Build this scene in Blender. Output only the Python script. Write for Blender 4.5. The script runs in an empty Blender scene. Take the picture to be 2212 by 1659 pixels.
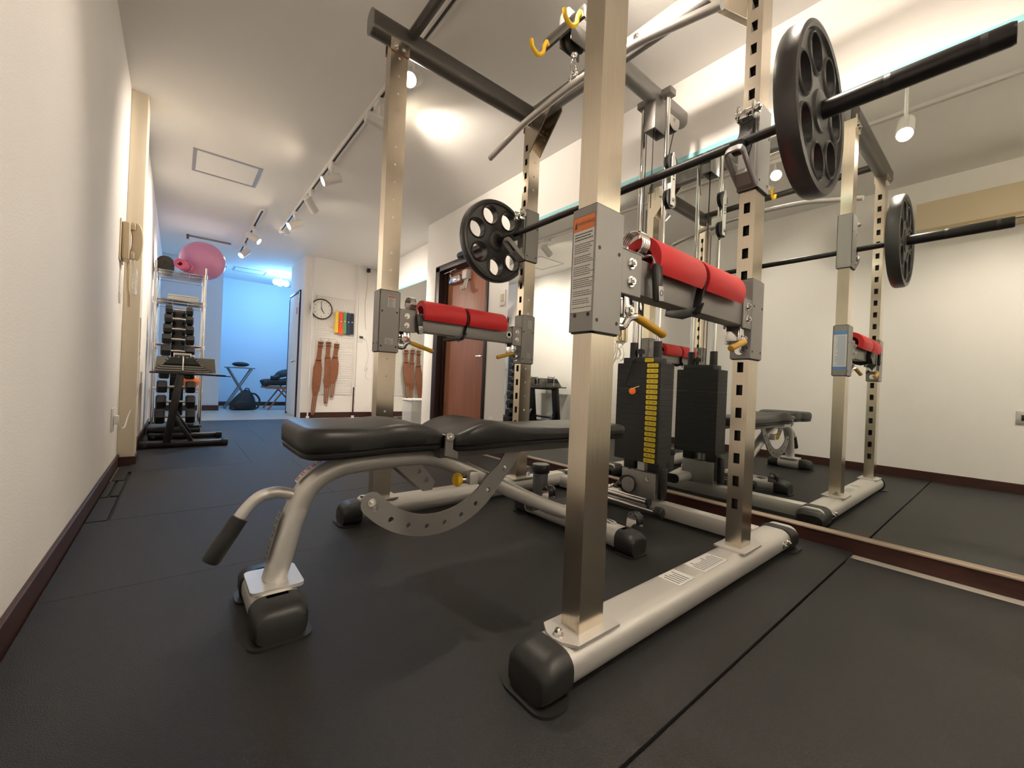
import bpy, bmesh, math, random
from mathutils import Vector, Matrix
random.seed(7)
PI = math.pi
S = bpy.context.scene
COL = S.collection
V = Vector

# ------------------------------------------------------------------ camera
F, YAW, ROLL, CAMZ = 886.0, math.atan(724/886.0), math.atan(.042), .6
fw = V((math.sin(YAW), math.cos(YAW), 0)); rt = V((math.cos(YAW), -math.sin(YAW), 0)); up = V((0, 0, 1))
cr, sr = math.cos(ROLL), math.sin(ROLL)
ix = rt*cr + up*sr; iy = up*cr - rt*sr
cam = bpy.data.cameras.new('camera'); cam.sensor_width = 36; cam.lens = F/2212*36; cam.clip_start = .02
co = bpy.data.objects.new('camera', cam); COL.objects.link(co)
m = Matrix((ix, iy, -fw)).transposed().to_4x4(); m.translation = (0, 0, CAMZ)
co.matrix_world = m
S.camera = co

# ------------------------------------------------------------------ world, exposure
w = bpy.data.worlds.new('world'); S.world = w; w.use_nodes = True
w.node_tree.nodes['Background'].inputs[0].default_value = (.9, .85, .8, 1)
w.node_tree.nodes['Background'].inputs[1].default_value = .05
S.view_settings.view_transform = 'Standard'; S.view_settings.look = 'None'
S.view_settings.gamma = 1; S.view_settings.use_curve_mapping = False
S.view_settings.exposure = 1.55
cy = S.cycles
cy.max_bounces = 10; cy.diffuse_bounces = 7; cy.glossy_bounces = 6; cy.transmission_bounces = 6
cy.sample_clamp_indirect = 4; cy.blur_glossy = .6
WARM = (1, .87, .73); COOL = (.17, .50, 1)
SPOT_W = 30.0

# ------------------------------------------------------------------ materials
def mat(name, col, rough=.5, metal=0, spec=.5, bump=0, bscale=60, noise=0, nscale=8, coat=0, emit=None, estr=0, alpha=1, trans=0, aniso=0, stretch=None, rand=0):
    M = bpy.data.materials.new(name); M.use_nodes = True
    nt = M.node_tree; b = nt.nodes['Principled BSDF']
    b.inputs['Base Color'].default_value = (*col, 1); b.inputs['Roughness'].default_value = rough
    b.inputs['Metallic'].default_value = metal; b.inputs['Specular IOR Level'].default_value = spec
    b.inputs['Coat Weight'].default_value = coat; b.inputs['Alpha'].default_value = alpha
    b.inputs['Transmission Weight'].default_value = trans; b.inputs['Anisotropic'].default_value = aniso
    if emit: b.inputs['Emission Color'].default_value = (*emit, 1); b.inputs['Emission Strength'].default_value = estr
    tc = nt.nodes.new('ShaderNodeTexCoord')
    vec = tc.outputs['Object']
    if stretch:
        mp = nt.nodes.new('ShaderNodeMapping'); mp.inputs['Scale'].default_value = stretch
        nt.links.new(vec, mp.inputs[0]); vec = mp.outputs[0]
    if bump:
        n = nt.nodes.new('ShaderNodeTexNoise'); n.inputs['Scale'].default_value = bscale; n.inputs['Detail'].default_value = 4
        bp = nt.nodes.new('ShaderNodeBump'); bp.inputs['Strength'].default_value = bump; bp.inputs['Distance'].default_value = .004
        nt.links.new(vec, n.inputs[0]); nt.links.new(n.outputs[0], bp.inputs['Height']); nt.links.new(bp.outputs[0], b.inputs['Normal'])
    if noise or rand:
        n2 = nt.nodes.new('ShaderNodeTexNoise'); n2.inputs['Scale'].default_value = nscale; n2.inputs['Detail'].default_value = 6
        nt.links.new(vec, n2.inputs[0])
        mr = nt.nodes.new('ShaderNodeMapRange'); mr.inputs['To Min'].default_value = 1-noise; mr.inputs['To Max'].default_value = 1+noise
        mr.inputs['From Min'].default_value = .3; mr.inputs['From Max'].default_value = .7
        nt.links.new(n2.outputs[0], mr.inputs[0]); val = mr.outputs[0]
        if rand:
            oi = nt.nodes.new('ShaderNodeObjectInfo'); r2 = nt.nodes.new('ShaderNodeMapRange')
            r2.inputs['To Min'].default_value = 1-rand; r2.inputs['To Max'].default_value = 1+rand
            nt.links.new(oi.outputs['Random'], r2.inputs[0])
            mu = nt.nodes.new('ShaderNodeMath'); mu.operation = 'MULTIPLY'
            nt.links.new(val, mu.inputs[0]); nt.links.new(r2.outputs[0], mu.inputs[1]); val = mu.outputs[0]
        mx = nt.nodes.new('ShaderNodeVectorMath'); mx.operation = 'SCALE'; mx.inputs[0].default_value = col
        nt.links.new(val, mx.inputs['Scale']); nt.links.new(mx.outputs[0], b.inputs['Base Color'])
    return M
M = {}
M['wall'] = mat('wallpaper', (.83, .81, .78), .75, bump=.25, bscale=180, noise=.015, nscale=3)
M['ceil'] = mat('ceiling_paint', (.80, .78, .75), .85, bump=.15, bscale=200)
M['bluewall'] = mat('far_room_wall', (.66, .73, .80), .8, bump=.2, bscale=150)
M['base'] = mat('dark_brown_board', (.045, .014, .010), .42, noise=.25, nscale=12, stretch=(1, 1, 8))
M['lit_top'] = mat('lit_board_top', (.42, .33, .25), .5)  # paler brown stands for light caught on the baseboard's top face
M['vinyl'] = mat('pale_vinyl_floor', (.50, .46, .41), .32, noise=.05, nscale=5)
M['mat'] = mat('black_rubber_mat', (.022, .0215, .0215), .50, spec=.45, bump=.55, bscale=420, noise=.16, nscale=160, rand=.16)
M['mirror'] = mat('mirror_glass', (.86, .89, .86), .0, metal=1)
M['bevelrefl'] = mat('bevel_reflection', (.35, .72, .80), .15)  # cyan stands in for the reflection in the mirror's bevel
M['steel'] = mat('brushed_stainless', (.68, .60, .49), .20, metal=1, noise=.05, nscale=30, stretch=(12, 12, .4))
M['chrome'] = mat('chrome', (.78, .77, .75), .10, metal=1)
M['silver'] = mat('silver_paint', (.64, .62, .59), .40, metal=.55, bump=.06, bscale=500)
M['grey'] = mat('grey_paint', (.27, .26, .25), .42, metal=.35, bump=.05, bscale=500)
M['darkgrey'] = mat('dark_grey_paint', (.115, .108, .10), .38, metal=.5)
M['black'] = mat('black_plastic', (.012, .012, .012), .34)
M['rubber'] = mat('black_rubber', (.016, .016, .015), .45, bump=.06, bscale=300)
M['plate'] = mat('plate_rubber', (.030, .029, .028), .36, spec=.7, bump=.05, bscale=300)
M['blackmetal'] = mat('black_metal', (.018, .016, .016), .32, metal=.3)
M['vinylpad'] = mat('black_upholstery', (.012, .0115, .0115), .40, bump=.12, bscale=350)
M['stack'] = mat('stack_iron', (.022, .022, .023), .5, bump=.1, bscale=200)
M['red'] = mat('red_foam', (.62, .018, .022), .55, bump=.1, bscale=400)
M['yellow'] = mat('yellow_grip', (.50, .27, .012), .45)
M['brightyellow'] = mat('yellow_coating', (.85, .52, .02), .35)
M['label'] = mat('yellow_label', (.72, .55, .03), .5)
M['ink'] = mat('black_ink', (.02, .017, .012), .6)
M['white'] = mat('white_plastic', (.75, .73, .70), .4)
M['sticker'] = mat('white_sticker', (.66, .65, .62), .45)
M['stickergrey'] = mat('silver_sticker', (.42, .42, .42), .35, metal=.4)
M['greyink'] = mat('grey_ink', (.10, .10, .10), .6)
M['orange'] = mat('orange_header', (.75, .20, .06), .5)
M['pin'] = mat('orange_pin', (.95, .20, .02), .4)
M['blueink'] = mat('blue_print', (.10, .24, .55), .5)
M['redink'] = mat('red_print', (.55, .10, .09), .5)
M['cream'] = mat('cream_plastic', (.62, .52, .36), .45)
M['creamduct'] = mat('beige_duct', (.74, .66, .52), .55)
M['door'] = mat('brown_door', (.36, .15, .09), .45, noise=.12, nscale=4, stretch=(6, 6, .6))
M['doorframe'] = mat('dark_door_frame', (.026, .012, .009), .4)
M['leather'] = mat('brown_leather', (.23, .078, .030), .5, noise=.15, nscale=20)
M['hole'] = mat('punched_hole', (.62, .56, .48), .6)
M['pink'] = mat('pink_vinyl', (.60, .25, .45), .26)
M['pinkmat'] = mat('pink_foam', (.62, .12, .24), .6)
M['charcoal'] = mat('charcoal_foam', (.05, .045, .04), .7)
M['cloth'] = mat('white_cloth', (.68, .67, .63), .8, bump=.4, bscale=40)
M['blue'] = mat('blue_plastic', (.08, .22, .55), .4)
M['olive'] = mat('grey_green_plastic', (.20, .19, .16), .45)
M['rail'] = mat('steel_rail', (.24, .23, .20), .4, metal=.3)
M['fabric'] = mat('black_fabric', (.02, .022, .025), .7, bump=.4, bscale=90)
M['wood'] = mat('reddish_wood', (.35, .13, .05), .45)
M['lamp'] = mat('lit_lens', (1, .95, .85), .4, emit=(1, .84, .62), estr=60)
M['cooldlamp'] = mat('lit_cool_bulb', (1, 1, 1), .4, emit=(.30, .62, 1), estr=12)
M['bandy'] = mat('yellow_band', (.85, .55, .02), .5); M['bandr'] = mat('red_band', (.80, .07, .02), .5)
M['bandg'] = mat('green_band', (.10, .32, .10), .5); M['bandb'] = mat('navy_band', (.022, .035, .10), .5); M['bandk'] = mat('black_band', (.015, .016, .022), .5)
M['clear'] = mat('clear_plastic', (.72, .72, .70), .25, alpha=.32)
M['smoke'] = mat('smoked_plastic', (.16, .16, .165), .25, alpha=.9)
M['dial'] = mat('clock_dial', (.80, .79, .74), .5)
M['rim'] = mat('clock_rim', (.06, .022, .018), .35)

# ------------------------------------------------------------------ mesh building
def lerp(a, b, t): return a + (b-a)*t
class MB:
    def __init__(s): s.bm = bmesh.new(); s.mi = 0
    def _fin(s, vs, fs=None):
        for f in (fs if fs is not None else {f for v in vs for f in v.link_faces}): f.material_index = s.mi
    def box(s, a, b, bev=0, seg=2):
        a, b = V(a), V(b); lo = V((min(a[i], b[i]) for i in range(3))); hi = V((max(a[i], b[i]) for i in range(3)))
        r = bmesh.ops.create_cube(s.bm, size=1, matrix=Matrix.Translation((lo+hi)/2) @ Matrix.Diagonal((*(hi-lo), 1)))
        vs = r['verts']
        if bev:
            es = list({e for v in vs for e in v.link_edges})
            r2 = bmesh.ops.bevel(s.bm, geom=es, offset=bev, segments=seg, affect='EDGES', profile=.5)
            s._fin(None, [f for f in r2['faces']]); s._fin(r2['verts'])
        else: s._fin(vs)
        return s
    def obox(s, c, size, R, bev=0):
        r = bmesh.ops.create_cube(s.bm, size=1, matrix=Matrix.Translation(c) @ R.to_4x4() @ Matrix.Diagonal((*size, 1)))
        vs = r['verts']
        if bev:
            r2 = bmesh.ops.bevel(s.bm, geom=list({e for v in vs for e in v.link_edges}), offset=bev, segments=2, affect='EDGES', profile=.5)
            s._fin(r2['verts'])
        else: s._fin(vs)
        return s
    def bar(s, p0, p1, wd, ht, upv=(0, 0, 1), bev=0):
        p0, p1 = V(p0), V(p1); z = (p1-p0); L = z.length; z.normalize()
        x = V(upv).cross(z)
        if x.length < 1e-4: x = V((1, 0, 0)).cross(z)
        x.normalize(); y = z.cross(x)
        return s.obox((p0+p1)/2, (wd, ht, L), Matrix((x, y, z)).transposed(), bev)
    def cyl(s, p0, p1, r, r2=None, n=20, caps=True):
        p0, p1 = V(p0), V(p1); d = p1-p0; r2 = r if r2 is None else r2
        q = bmesh.ops.create_cone(s.bm, cap_ends=caps, segments=n, radius1=r, radius2=r2, depth=d.length,
            matrix=Matrix.Translation((p0+p1)/2) @ d.to_track_quat('Z', 'Y').to_matrix().to_4x4())
        s._fin(q['verts']); return s
    def sph(s, c, r, u=16, v=10):
        r = r if hasattr(r, '__len__') else (r, r, r)
        q = bmesh.ops.create_uvsphere(s.bm, u_segments=u, v_segments=v, radius=1, matrix=Matrix.Translation(c) @ Matrix.Diagonal((*r, 1)))
        s._fin(q['verts']); return s
    def rings(s, rs, closed=True, cap0=True, cap1=True):
        vr = [[s.bm.verts.new(p) for p in r] for r in rs]; n = len(rs[0]); fs = []
        for a, b in zip(vr, vr[1:]):
            for i in range(n if closed else n-1):
                j = (i+1) % n
                fs.append(s.bm.faces.new((a[i], a[j], b[j], b[i])))
        if closed and cap0: fs.append(s.bm.faces.new(vr[0][::-1]))
        if closed and cap1: fs.append(s.bm.faces.new(vr[-1]))
        for f in fs: f.material_index = s.mi
        return s
    def sweep(s, pts, prof, upv=(0, 0, 1), caps=True, closedpath=False):
        pts = [V(p) for p in pts]; rs = []; n = len(pts)
        for i, p in enumerate(pts):
            if closedpath: t = pts[(i+1) % n]-pts[i-1]
            else: t = pts[min(i+1, n-1)]-pts[max(i-1, 0)]
            t.normalize(); x = V(upv).cross(t)
            if x.length < 1e-4: x = V((1, 0, 0)).cross(t)
            x.normalize(); y = t.cross(x)
            rs.append([p+x*u+y*v for u, v in prof])
        if closedpath: rs.append(rs[0]); caps = False
        return s.rings(rs, True, caps, caps)
    def tube(s, pts, r, n=12, upv=(0, 0, 1), closedpath=False):
        return s.sweep(pts, [(r*math.cos(2*PI*i/n), r*math.sin(2*PI*i/n)) for i in range(n)], upv, closedpath=closedpath)
    def lathe(s, c, ax, prof, n=32, caps=True):
        caps = caps and prof[0] != prof[-1]
        c = V(c); q = V(ax).to_track_quat('Z', 'Y'); rs = []
        for r, h in prof:
            rs.append([c+q @ V((r*math.cos(2*PI*i/n), r*math.sin(2*PI*i/n), h)) for i in range(n)])
        return s.rings(rs, True, caps and prof[0][0] > 0, caps and prof[-1][0] > 0)
    def prism(s, poly, mp, d, holes=()):
        """poly and holes: lists of (u,v); mp(u,v,w)->point; w from 0 to d"""
        es = []
        loops = [poly, *holes]
        b0 = s.bm
        tmp = bmesh.new(); allv = []
        for lp in loops:
            vs = [tmp.verts.new((p[0], p[1], 0)) for p in lp]
            for i in range(len(vs)): es.append(tmp.edges.new((vs[i], vs[(i+1) % len(vs)])))
        if holes: bmesh.ops.triangle_fill(tmp, edges=es, use_beauty=True, use_dissolve=False)
        else: tmp.faces.new(tmp.verts[:])
        tmp.verts.index_update(); tmp.verts.ensure_lookup_table()
        A = [b0.verts.new(mp(v.co.x, v.co.y, 0)) for v in tmp.verts]; B = [b0.verts.new(mp(v.co.x, v.co.y, d)) for v in tmp.verts]
        fs = []
        for f in tmp.faces:
            fs.append(b0.faces.new([A[v.index] for v in f.verts])); fs.append(b0.faces.new([B[v.index] for v in reversed(f.verts)]))
        for e in tmp.edges:
            if len(e.link_faces) == 1:
                i, j = e.verts[0].index, e.verts[1].index
                fs.append(b0.faces.new((A[i], B[i], B[j], A[j])))
        tmp.free()
        for f in fs: f.material_index = s.mi
        return s
    def text(s, txt, mp, size, depth=.0006, align='CENTER'):
        cu = bpy.data.curves.new('t', 'FONT'); cu.body = txt; cu.size = size; cu.align_x = align; cu.align_y = 'CENTER'; cu.resolution_u = 2
        o = bpy.data.objects.new('t', cu); COL.objects.link(o)
        dg = bpy.context.evaluated_depsgraph_get(); me = bpy.data.meshes.new_from_object(o.evaluated_get(dg))
        vs = [s.bm.verts.new(mp(v.co.x, v.co.y, depth)) for v in me.vertices]
        for p in me.polygons:
            try: s.bm.faces.new([vs[i] for i in p.vertices]).material_index = s.mi
            except ValueError: pass
        bpy.data.objects.remove(o); bpy.data.curves.remove(cu); bpy.data.meshes.remove(me)
        return s
    def bolt(s, p, ax, r=.008, h=.007):
        p = V(p); a = V(ax).normalized()
        s.cyl(p-a*.001, p+a*.0025, r*1.45, n=14); s.cyl(p, p+a*h, r, n=6); return s.cyl(p, p+a*(h+.003), r*.45, n=8)
    def mesh(s, name, mats, off=V((0, 0, 0)), ang=35):
        bmesh.ops.recalc_face_normals(s.bm, faces=s.bm.faces[:])
        for v in s.bm.verts: v.co -= off
        me = bpy.data.meshes.new(name); s.bm.to_mesh(me); s.bm.free()
        for x in (mats if isinstance(mats, (list, tuple)) else [mats]): me.materials.append(M[x])
        for p in me.polygons: p.use_smooth = ang > 0
        if ang > 0: me.set_sharp_from_angle(angle=math.radians(ang))
        return me
ORG = {}
def obj(name, mb, mats, parent=None, loc=None, ang=35, label=None, kind=None):
    """world-coordinate geometry; children are re-expressed from their thing's base"""
    off = V((0, 0, 0))
    if parent is not None: off = ORG[parent]
    elif loc is not None: off = V(loc)
    o = bpy.data.objects.new(name, mb.mesh(name, mats, off, ang)); COL.objects.link(o)
    if parent is not None: o.parent = parent
    else: o.location = off
    ORG[o] = off
    if label: o['label'] = label
    if kind: o['kind'] = kind
    return o
def tag(o, label, cat, group=None):
    o['label'] = label; o['category'] = cat
    if group: o['group'] = group
    return o
def thing(name, loc, label, cat, group=None):
    o = bpy.data.objects.new(name, None); o.empty_display_size = .05; COL.objects.link(o); o.location = loc; ORG[o] = V(loc)
    return tag(o, label, cat, group)
def struct(name, mb, mats, parent=None, ang=35):
    o = obj(name, mb, mats, parent, ang=ang)
    if parent is None: o['kind'] = 'structure'
    return o
def dup(root, loc, label, cat=None, group=None, rotz=0):
    r = root.copy(); COL.objects.link(r); r.location = loc; r.rotation_euler = (0, 0, rotz); r['label'] = label
    if cat: r['category'] = cat
    if group: r['group'] = group
    for ch in list(root.children):
        c = ch.copy(); COL.objects.link(c); c.parent = r
        for g in list(ch.children):
            d = g.copy(); COL.objects.link(d); d.parent = c
    return r
def rrect(w_, h_, r, n=5):
    pts = []
    for cx, cy_, a0 in ((w_/2-r, h_/2-r, 0), (-w_/2+r, h_/2-r, 90), (-w_/2+r, -h_/2+r, 180), (w_/2-r, -h_/2+r, 270)):
        for k in range(n+1):
            a = math.radians(a0+90*k/n); pts.append((cx+r*math.cos(a), cy_+r*math.sin(a)))
    return pts
def circ(cx, cy_, r, n=20): return [(cx+r*math.cos(2*PI*i/n), cy_+r*math.sin(2*PI*i/n)) for i in range(n)]
def curve(pts, n=6):
    """Catmull-Rom through pts"""
    P = [V(p) for p in pts]; P = [P[0]*2-P[1]] + P + [P[-1]*2-P[-2]]; out = []
    for i in range(1, len(P)-2):
        for k in range(n):
            t = k/n; a, b, c, d = P[i-1], P[i], P[i+1], P[i+2]
            out.append(.5*((2*b)+(c-a)*t+(2*a-5*b+4*c-d)*t*t+(3*b-a-3*c+d)*t**3))
    out.append(P[-2]); return out
XL, XM, XR, ZC = -.271, 2.09, 2.10, 2.31

# ================================================================== SETTING
fl = struct('floor', MB().box((-.5, -1.6, -.10), (2.7, 9.3, -.012)), 'vinyl')
cols = [-.185, .47, 1.27, 2.065]
obj('joint_shade_sheet', MB().box((-.255, -1.45, -.0119), (1.96, 6.2, -.0112)), 'ink', fl)  # black sheet added under the tiles so their joints read as shade
rows = [-1.45, -.62, .38, 1.53, 2.228, 3.22, 4.2, 5.2, 6.2]
for j in range(len(rows)-1):
    y0, y1 = rows[j], rows[j+1]
    xl = -.255 if j < 4 else -.185 if j == 4 else -.205
    xr = 1.985 if rows[j] < .3 else 1.99 if j >= 4 else 2.065
    sh = (0, 0, 0, 0, .18, -.06, .15, -.1)[j]
    cc = [xl, xr] if j < 4 else [xl, .47+sh, 1.27+sh*.8, xr]
    for i in range(len(cc)-1):
        g = .0004; g1 = (.0004, .006, .0014, .0012)[j] if j < 4 else g        # the gaping joint
        dz = random.uniform(-.0004, .0004)
        obj('rubber_tile', MB().box((cc[i]+g, y0+g, -.0111), (cc[i+1]-g, y1-g1, dz), .0008, 1), 'mat', fl)
for (x0, y0, x1, y1, z) in ((-.256, 2.24, -.196, 2.62, 0), (-.256, 2.64, -.232, 2.98, .001), (-.222, 2.65, -.195, 2.98, 0), (-.25, 3.0, -.2, 3.42, .001), (-.212, 3.46, -.19, 4.18, 0)):
    obj('rubber_strip', MB().box((x0, y0, -.0118), (x1, y1, z), .0015, 1), 'mat', fl)

struct('ceiling', MB().box((-.5, -1.6, ZC), (2.7, 9.3, ZC+.1)), 'ceil')
struct('wall_left', MB().box((XL-.1, -1.6, -.012), (XL, 3.6, ZC)).box((XL-.1, 3.6, -.012), (-.225, 9.3, ZC)), 'wall')
struct('trim_1', MB().box((XL, 3.47, -.012), (-.192, 3.66, ZC), .004), 'creamduct')
dy0, dy1, dzt = 2.955, 3.90, 1.79          # door opening
wr = MB().box((XR, -1.6, -.012), (2.5, dy0, ZC)).box((XR, dy1, -.012), (2.45, 4.13, ZC)).box((XR, dy0, dzt), (2.5, dy1, ZC)).box((2.24, dy0, -.012), (2.5, dy1, dzt))
wr.box((2.37, 4.13, -.012), (2.5, 6.4, ZC))
struct('wall_right', wr, 'wall')
struct('wall_back', MB().box((1.36, 6.4, -.012), (2.6, 7.32, ZC)), 'wall')
struct('wall_far_right', MB().box((2.6, 7.2, -.012), (2.7, 9.2, ZC)), 'bluewall')
struct('wall_far', MB().box((-.3, 9.1, -.012), (2.6, 9.2, ZC)).box((-.225, 7.95, -.012), (.52, 9.1, ZC)), 'bluewall')
struct('wall_near', MB().box((-.4, -1.6, -.012), (2.2, -1.5, ZC)), 'wall')
# baseboards
def board(name, a, b): struct(name, MB().box(a, b, .003, 1), 'base')
board('baseboard_left', (XL, -1.5, -.012), (XL+.012, 3.47, .066))
bl = MB().box((-.192, 3.46, -.012), (-.182, 3.67, .05), .002, 1).box((XL+.012, 3.458, -.012), (-.182, 3.470, .05), .002, 1)
struct('baseboard_duct', bl, 'base')
board('baseboard_left_far', (-.225, 3.67, -.012), (-.213, 7.95, .066))
board('baseboard_back', (1.37, 6.388, -.012), (2.37, 6.4, .07))
board('baseboard_far', (.52, 9.088, -.012), (2.6, 9.1, .06))
board('baseboard_pillar', (-.21, 7.938, -.012), (.525, 7.95, .07))
br = MB().box((2.072, -1.5, -.012), (XR, dy0-.03, .05), .002, 1)
rb = struct('baseboard_right', br, 'base')
obj('lit_top', MB().box((2.066, -1.5, .05), (XR, dy0-.03, .057), .001, 1), 'lit_top', rb)  # top face of the dark board, lightened as if lit
board('baseboard_recess', (2.358, 4.14, -.012), (2.37, 6.388, .07))

# mirrors
def mirror(x, y0, y1, label):
    t = thing('wall_mirror', (x, (y0+y1)/2, .057), label, 'mirror')
    obj('glass', MB().box((x, y0, .058), (x+.006, y1, 1.848)), 'mirror', t)
    obj('edge_strip', MB().box((x-.001, y0, 1.848), (x+.007, y1, 1.872), .001, 1), 'bevelrefl', t)  # bevel reflection painted as a bluish strip
    return t
mirror(XM, -1.4, 2.655, 'large wall mirror beside the power rack, reflecting rack and bench')
mirror(2.362, 4.16, 5.62, 'narrow wall mirror left of the brown door, reflecting the leather belts')

# door_1 : brown door in the right wall, recessed
d1 = struct('door_1', MB().box((2.185, dy0+.03, -.01), (2.225, dy1-.06, dzt-.05), .003), 'door')
frm = MB()
frm.box((2.088, dy1-.075, -.012), (2.24, dy1+.012, dzt), .003).box((2.088, dy0-.012, -.012), (2.24, dy0+.03, dzt), .003).box((2.088, dy0-.012, dzt-.05), (2.24, dy1+.012, dzt+.012), .003)
frm.box((2.15, dy1-.10, -.012), (2.184, dy1-.07, dzt-.04), .002)
obj('door_frame', frm, 'doorframe', d1)
hd = MB().cyl((2.186, 3.03, .84), (2.14, 3.03, .84), .012).tube(curve([(2.14, 3.03, .84), (2.132, 3.06, .84), (2.132, 3.15, .842)], 4), .009, 10)
hd.box((2.178, 3.005, .80), (2.186, 3.055, .88), .002)
obj('door_handle', hd, 'chrome', d1)
cl = MB().box((2.13, 3.50, 1.60), (2.184, 3.73, 1.665), .006)
cl.bar((2.155, 3.70, 1.69), (2.10, 3.50, 1.71), .02, .006).bar((2.10, 3.50, 1.71), (2.10, 3.74, 1.70), .018, .005).cyl((2.155, 3.70, 1.665), (2.155, 3.70, 1.70), .012)
obj('door_closer', cl, 'chrome', d1)
hk = MB().box((2.12, 3.36, 1.60), (2.184, 3.44, 1.69), .008)
for yy in (3.375, 3.40, 3.425): hk.tube(curve([(2.15, yy, 1.60), (2.135, yy, 1.51), (2.11, yy, 1.50), (2.105, yy, 1.53)], 4), .007, 8)
obj('door_hook', hk, 'white', d1)

# door_2 : narrow white door on the side of the partition, facing the far room passage
d2 = struct('door_2', MB().box((1.345, 6.62, .02), (1.359, 7.25, 1.80), .002), 'wall')
obj('door_frame', MB().box((1.340, 6.585, -.01), (1.36, 6.615, 1.84), .002).box((1.340, 7.255, -.01), (1.36, 7.285, 1.84), .002).box((1.340, 6.585, 1.81), (1.36, 7.285, 1.84), .002), 'doorframe', d2)
obj('door_knob', MB().cyl((1.345, 6.70, .80), (1.315, 6.70, .80), .012).sph((1.30, 6.70, .80), .026), 'chrome', d2)
obj('name_plate', MB().box((1.341, 6.72, 1.50), (1.346, 6.76, 1.60)), 'redink', d2)

# ceiling fittings
def frame_panel(name, x0, y0, x1, y1, wd, label, cat):
    z = ZC
    mb = MB()
    mb.box((x0, y0, z-.006), (x1, y0+wd, z), .001, 1).box((x0, y1-wd, z-.006), (x1, y1, z), .001, 1).box((x0, y0+wd, z-.006), (x0+wd, y1-wd, z), .001, 1).box((x1-wd, y0+wd, z-.006), (x1, y1-wd, z), .001, 1)
    t = thing(name, ((x0+x1)/2, (y0+y1)/2, z), label, cat)
    obj('frame', mb, 'stickergrey', t)
    obj('panel', MB().box((x0+wd+.003, y0+wd+.003, z-.003), (x1-wd-.003, y1-wd-.003, z)), 'ceil', t)
frame_panel('ceiling_hatch', .04, 4.02, .50, 4.475, .022, 'square ceiling access hatch with thin grey frame over the gym aisle', 'hatch')
frame_panel('ceiling_vent', .66, 8.0, 1.12, 8.32, .02, 'framed ceiling panel in the blue-lit far room', 'vent')
t = thing('ceiling_rail', (.27, 6.64, ZC), 'thin dark rail on the ceiling above the pink exercise ball', 'rail')
obj('rail', MB().box((.06, 6.62, ZC-.02), (.50, 6.645, ZC), .002, 1), 'grey', t)
obj('end_bracket', MB().box((.035, 6.60, ZC-.05), (.062, 6.66, ZC), .003), 'greyink', t)
t = thing('smoke_detector', (.93, 5.58, ZC), 'small round smoke detector on the ceiling beside the last track lamp', 'detector')
obj('body', MB().lathe((.93, 5.58, ZC), (0, 0, -1), [(.05, 0), (.05, .015), (.038, .03), (.0001, .034)], 20), 'white', t)
obj('ring', MB().lathe((.93, 5.58, ZC), (0, 0, -1), [(.026, .03), (.026, .038), (.018, .038), (.018, .03)], 16), 'stickergrey', t)

# lighting tracks
def track(x, y0, y1, label):
    t = thing('lighting_track', (x, (y0+y1)/2, ZC), label, 'light track')
    obj('rail', MB().box((x-.020, y0, ZC-.02), (x-.010, y1, ZC)).box((x+.010, y0, ZC-.02), (x+.020, y1, ZC)).box((x-.017, y0-.012, ZC-.02), (x+.017, y0, ZC)).box((x-.017, y1, ZC-.02), (x+.017, y1+.012, ZC)), 'white', t)
    obj('slot', MB().box((x-.010, y0, ZC-.008), (x+.010, y1, ZC)), 'greyink', t)
track(.90, -.9, 5.5, 'long white lighting track running along the ceiling past the power rack')
track(.635, 4.99, 6.9, 'short white lighting track on the ceiling near the far room')
def lamp(x, y, aim, label, power=1.0, stem=.075, ang=88, top=ZC-.02):
    t = thing('track_lamp', (x, y, ZC-.02), label, 'spotlight', 'white track spotlights')
    a = V(aim).normalized()
    c = V((x, y, ZC-.035-stem-.035))
    obj('adapter', MB().box((x-.016, y-.05, top-.03), (x+.016, y+.05, top), .004), 'white', t)
    obj('stem', MB().cyl((x, y, ZC-.05), c+V((0, 0, .03)), .008, n=10), 'white', t)
    hdm = MB().lathe(c, a, [(.0001, -.075), (.032, -.075), (.036, -.07), (.038, .070), (.034, .070), (.033, .058)], 24)
    hb = obj('lamp_head', hdm, 'white', t)
    obj('lens', MB().lathe(c, a, [(.0001, .060), (.031, .060), (.0315, .056), (.0001, .055)], 20), 'lamp', hb)
    L = bpy.data.lights.new('spot_light', 'SPOT'); L.energy = SPOT_W*power; L.color = WARM; L.spot_size = math.radians(ang); L.spot_blend = .8; L.shadow_soft_size = .03
    lo = bpy.data.objects.new('spot_light', L); COL.objects.link(lo); lo.parent = t
    lo.location = c + a*.075 - V(t.location); lo.rotation_euler = (-a).to_track_quat('Z', 'Y').to_euler()
lamp(.90, 2.02, (-.50, -.55, -.62), 'lit white track spotlight behind the rack top tube, facing the camera', .45, .075, 95)
lamp(.90, 2.50, (.92, -.05, -.10), 'white track spotlight beside the far left rack post, turned to the mirror wall', .45, .075, 100)
lamp(.90, 3.48, (-.85, .10, -.45), 'lit white track spotlight third along the long track, past the far rack post')
lamp(.90, 4.12, (.60, .45, -.55), 'white track spotlight aimed down, second from the far end of the long track', 2.0)
lamp(.90, 4.78, (-.80, -.10, -.50), 'lit white track spotlight at the far end of the long track')
lamp(.635, 5.62, (.75, -.35, -.5), 'white spotlight nearer the camera on the short track')
lamp(.635, 6.42, (-.6, -.35, -.65), 'lit white spotlight at the far end of the short track', .9)
lamp(1.24, .40, (.62, -.05, -.74), 'low-hanging spotlight above the near weight plate, seen as the large glare in the mirror', .62, .20, 128, ZC)
lamp(.90, 1.13, (.80, -.40, -.25), 'track spotlight above the rack, seen in the mirror beside the barbell plate', .7, .075, 110)
lamp(.90, -.45, (-.50, .36, -.80), 'added fill spotlight behind the camera turned to the left wall', .85, .075, 84)  # unseen lamp, added to brighten the left wall near the camera
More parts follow.
